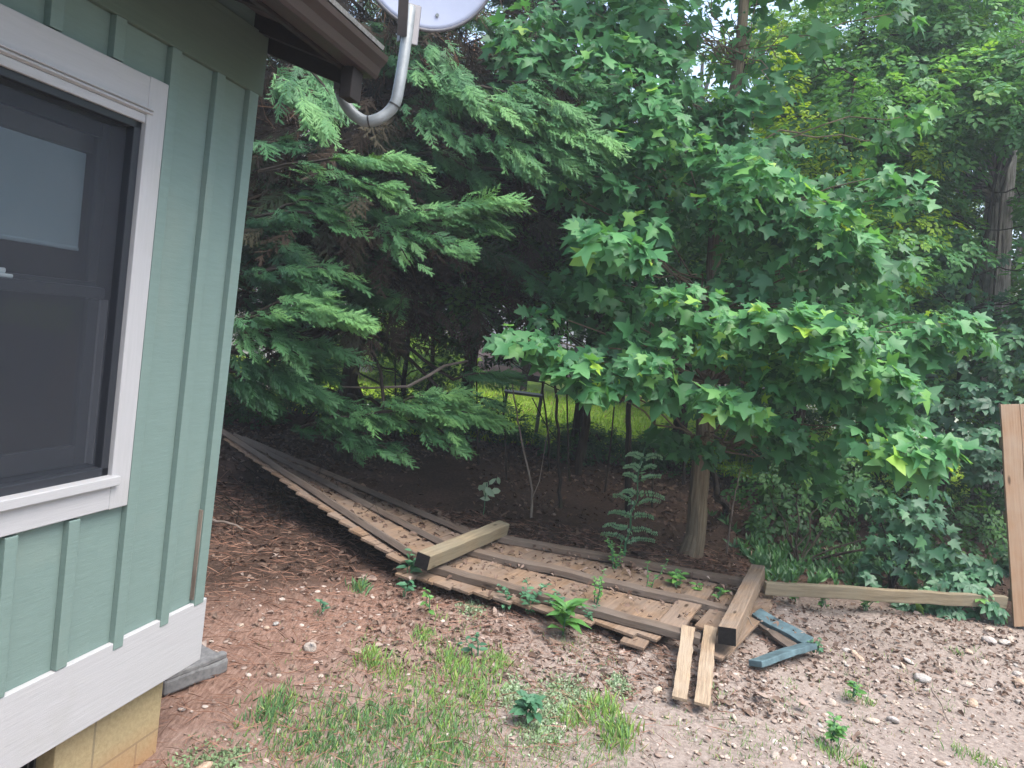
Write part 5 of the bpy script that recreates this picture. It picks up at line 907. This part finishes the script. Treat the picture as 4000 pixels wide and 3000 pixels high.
for (x, y, r) in [(710, 2985, 20), (660, 2960, 18), (720, 2990, 16), (2420, 2660, 16), (2500, 2800, 14), (2870, 2790, 18), (3050, 2800, 16), (3080, 2800, 17), (3140, 2980, 18), (3030, 2960, 26), (3100, 2960, 18), (3680, 2960, 18), (3660, 2860, 14), (3780, 2560, 18), (3920, 2530, 22), (3940, 2520, 16), (3860, 2480, 18), (3970, 2640, 20), (3980, 2670, 24), (3980, 2735, 16), (3700, 2690, 18), (3770, 2670, 26), (3250, 2720, 22), (3500, 2720, 16), (3620, 2680, 14), (3340, 2540, 22), (3360, 2560, 20), (3310, 2530, 18), (3530, 2600, 20), (3500, 2600, 16), (3710, 2580, 14), (3840, 2600, 18), (3660, 2600, 14), (945, 2420, 14), (1080, 2415, 14), (1045, 2430, 16), (1230, 2440, 10), (1400, 2440, 18), (1330, 2450, 10), (1060, 2590, 14), (1095, 2590, 13), (1240, 2640, 16), (830, 2470, 10), (1020, 2405, 10), (2860, 2760, 12), (2400, 2670, 12)]: pts_.append((x, y, r))
while len(pts_) < 190:
    x, y = rng.uniform(2500, 3990), rng.uniform(2480, 2995)
    if y < 2620 and x < 3150: continue
    pts_.append((x, y, 5.5+8*rng.random()**1.6))
for i, (x, y, r) in enumerate(pts_): stone(x, y, r, 'small pale tan stone lying loose on the open dirt', SG, (None, None, SMW, None, SMG)[i % 5], i)
P_ = []; bmv = []; bmf = []; bt = []; b0 = 0
mv = np.array([v.co for v in meshes[0].vertices]); mf = np.array([list(p.vertices) for p in meshes[0].polygons])
k = 3400; x = np.concatenate([rng.uniform(1.2, 5, k//2), rng.uniform(-1.4, 4.5, k-k//2)]); y = np.concatenate([rng.uniform(2.8, 5., k//2), rng.uniform(2.3, 4.2, k-k//2)])
Vg, Fg = inst((mv, mf), np.stack([x, y, gz(x, y)+.003], -1), norm(rv(k)*[1, 1, .2]), norm(Z+rv(k, .2)), .005+.011*rng.random(k)**2.5)
gr_ = link_mesh('gravel', Vg, Fg, leaf_mat('gravel_bits', [(.18, .125, .095), (.27, .205, .17), (.36, .29, .245), (.45, .40, .36)], 0, .9, .2), None, np.repeat(rng.random(k), len(mv)), smooth=True); tag(gr_, 'small gravel bits strewn over the dirt', 'gravel', kind='stuff')
# twigs on the ground
for a, b_, r, lab in ((G(3640, 2690, .02), G(3715, 2830, .02), .006, 'thin pale bent twig lying on the gravelly dirt'), (G(1310, 2450, .015), G(1400, 2440, .015), .005, 'short pale stick in the pine straw'), (G(830, 2030, .04), G(950, 2070, .03), .011, 'pale stick lying in the dark beside the house corner'), (G(2868, 2375, .2), G(2948, 2448, .10), .005, 'yellow twig lying over the brown post'), (G(2730, 2790, .012), G(2810, 2800, .012), .006, 'dark stick on the dirt below the split strips')):
    mb = MB(); mb.tube(curve(a, b_, .01, 7, .006), np.linspace(r, r*.5, 7), 6); tag(mb.build('twig', M['paletwig'], None, a), lab, 'twig', 'fallen twigs')
# twiggy brush in the dark by the house corner
L = MB()
for i in range(60):
    p = G(rng.uniform(850, 1350), rng.uniform(1800, 2060), 0.); q = p+np.array([rng.normal(0, .4), rng.normal(0, .25), .05+.3*rng.random()]); L.tube(curve(p, q, .06, 4, .03), np.linspace(.004, .0015, 4), 3, False)
tag(L.build('brush', M['darkbark']), 'tangle of dead brush in the dark under the tilted panel', 'brush', kind='stuff')

# ------ beyond: bench, path and houses glimpsed through the leaves
bp = A2(1132, 850, 11.5); be = empty('garden_bench', [bp[0], bp[1], 0], 'dark garden bench half hidden on the bright lawn', 'bench')
zs = bp[2]
mb = MB(); mb.box([bp[0], bp[1], zs], [1, .1, 0], [0, 1, 0], Z, .62, .34, .035); mb.build('seat', M['dishdark'], be, bevel=.004)
for sx in (-.27, .27):
    for sy in (-.13, .13): mb = MB(); mb.box([bp[0]+sx, bp[1]+sy, zs/2-.02], Z, [1, 0, 0], [0, 1, 0], zs+.0, .045, .045); mb.build('leg', M['dishdark'], be)
mb = MB(); mb.box([bp[0], bp[1]+.16, zs+.24], [1, .1, 0], Z, [0, 1, 0], .62, .10, .025); mb.box([bp[0]-.28, bp[1]+.16, zs+.12], Z, [1, 0, 0], [0, 1, 0], .3, .04, .04); mb.box([bp[0]+.28, bp[1]+.16, zs+.12], Z, [1, 0, 0], [0, 1, 0], .3, .04, .04); mb.build('backrest', M['dishdark'], be)
pv = G(940, 1530, 0); mb = MB(); mb.box(along(G(880, 1500), G(1320, 1590), .5)+Z*.06, norm(G(1320, 1590)-G(880, 1500)), norm(np.cross(Z, norm(G(1320, 1590)-G(880, 1500)))), Z, 3.2, .9, .03, 8, .01); tag(mb.build('path', plain('pale_concrete_path', (.55, .52, .46), .9)), kind='structure')
def neighbour(c, yaw, lx_, ly_, h, mw, lab):
    o = empty('neighbour_house', [c[0], c[1], 0], lab, 'house', 'houses beyond the trees'); X = np.array([math.cos(yaw), math.sin(yaw), 0]); Y_ = np.cross(Z, X); c = np.array([c[0], c[1], 0.])
    mb = MB(); mb.box(c+Z*h/2, X, Y_, Z, lx_, ly_, h); wl_ = mb.build('wall', mw, o)
    mb = MB(); e = .35; V = [c+X*sx*(lx_/2+e)+Y_*sy*(ly_/2+e)+Z*h for sx in (-1, 1) for sy in (-1, 1)]+[c+X*sx*(lx_/2+e)+Z*(h+1.9) for sx in (-1, 1)]
    mb.add(V, [(0, 2, 5, 4), (3, 1, 4, 5), (0, 4, 1), (2, 3, 5), (0, 1, 3, 2)], [list(v) for v in V]); mb.build('roof', M['shingle'], o)
    for u in (-.3, .0, .3):
        mb = MB(); mb.box(c+X*u*lx_-Y_*(ly_/2+.02)+Z*1.5, X, Z, Y_, .9, 1.2, .04); wf = mb.build('window', M['trimpaint'], o); mb = MB(); mb.box(c+X*u*lx_-Y_*(ly_/2+.045)+Z*1.5, X, Z, Y_, .75, 1.05, .012); mb.build('pane', M['vent'], wf)
q = A2(590, 310, 17.); neighbour((q[0]-1.5, q[1]+3), .1, 8, 6, 4.6, paint_mat('lavender_grey_siding', (.42, .38, .42), .7), 'lavender-grey neighbouring house glimpsed past the wall corner')
q = A2(1850, 850, 19.); neighbour((q[0]+2, q[1]+3), -.2, 7, 5, 2.9, paint_mat('white_far_siding', (.75, .74, .72), .7), 'white neighbouring house glimpsed under the big leaves')


# ------ added bluish haze volume standing in for lens veil, lifting the dark between the trees
hm = bpy.data.materials.new('added_veil_haze'); hm.use_nodes = True; ht = hm.node_tree; ht.nodes.remove(ht.nodes['Principled BSDF'])
pvn = ht.nodes.new('ShaderNodeVolumePrincipled'); pvn.inputs['Color'].default_value = (.86, .93, 1, 1); pvn.inputs['Density'].default_value = .0045; pvn.inputs['Anisotropy'].default_value = .2
ht.links.new(pvn.outputs[0], ht.nodes['Material Output'].inputs['Volume'])
hb = MB(); hb.box([0, 30, 9.5], [1, 0, 0], [0, 1, 0], Z, 200, 200, 24); hz = hb.build('haze', hm); hz['kind'] = 'stuff'; hz['label'] = 'thin bluish haze volume added to lift the dark between the trees'; hz['category'] = 'haze'
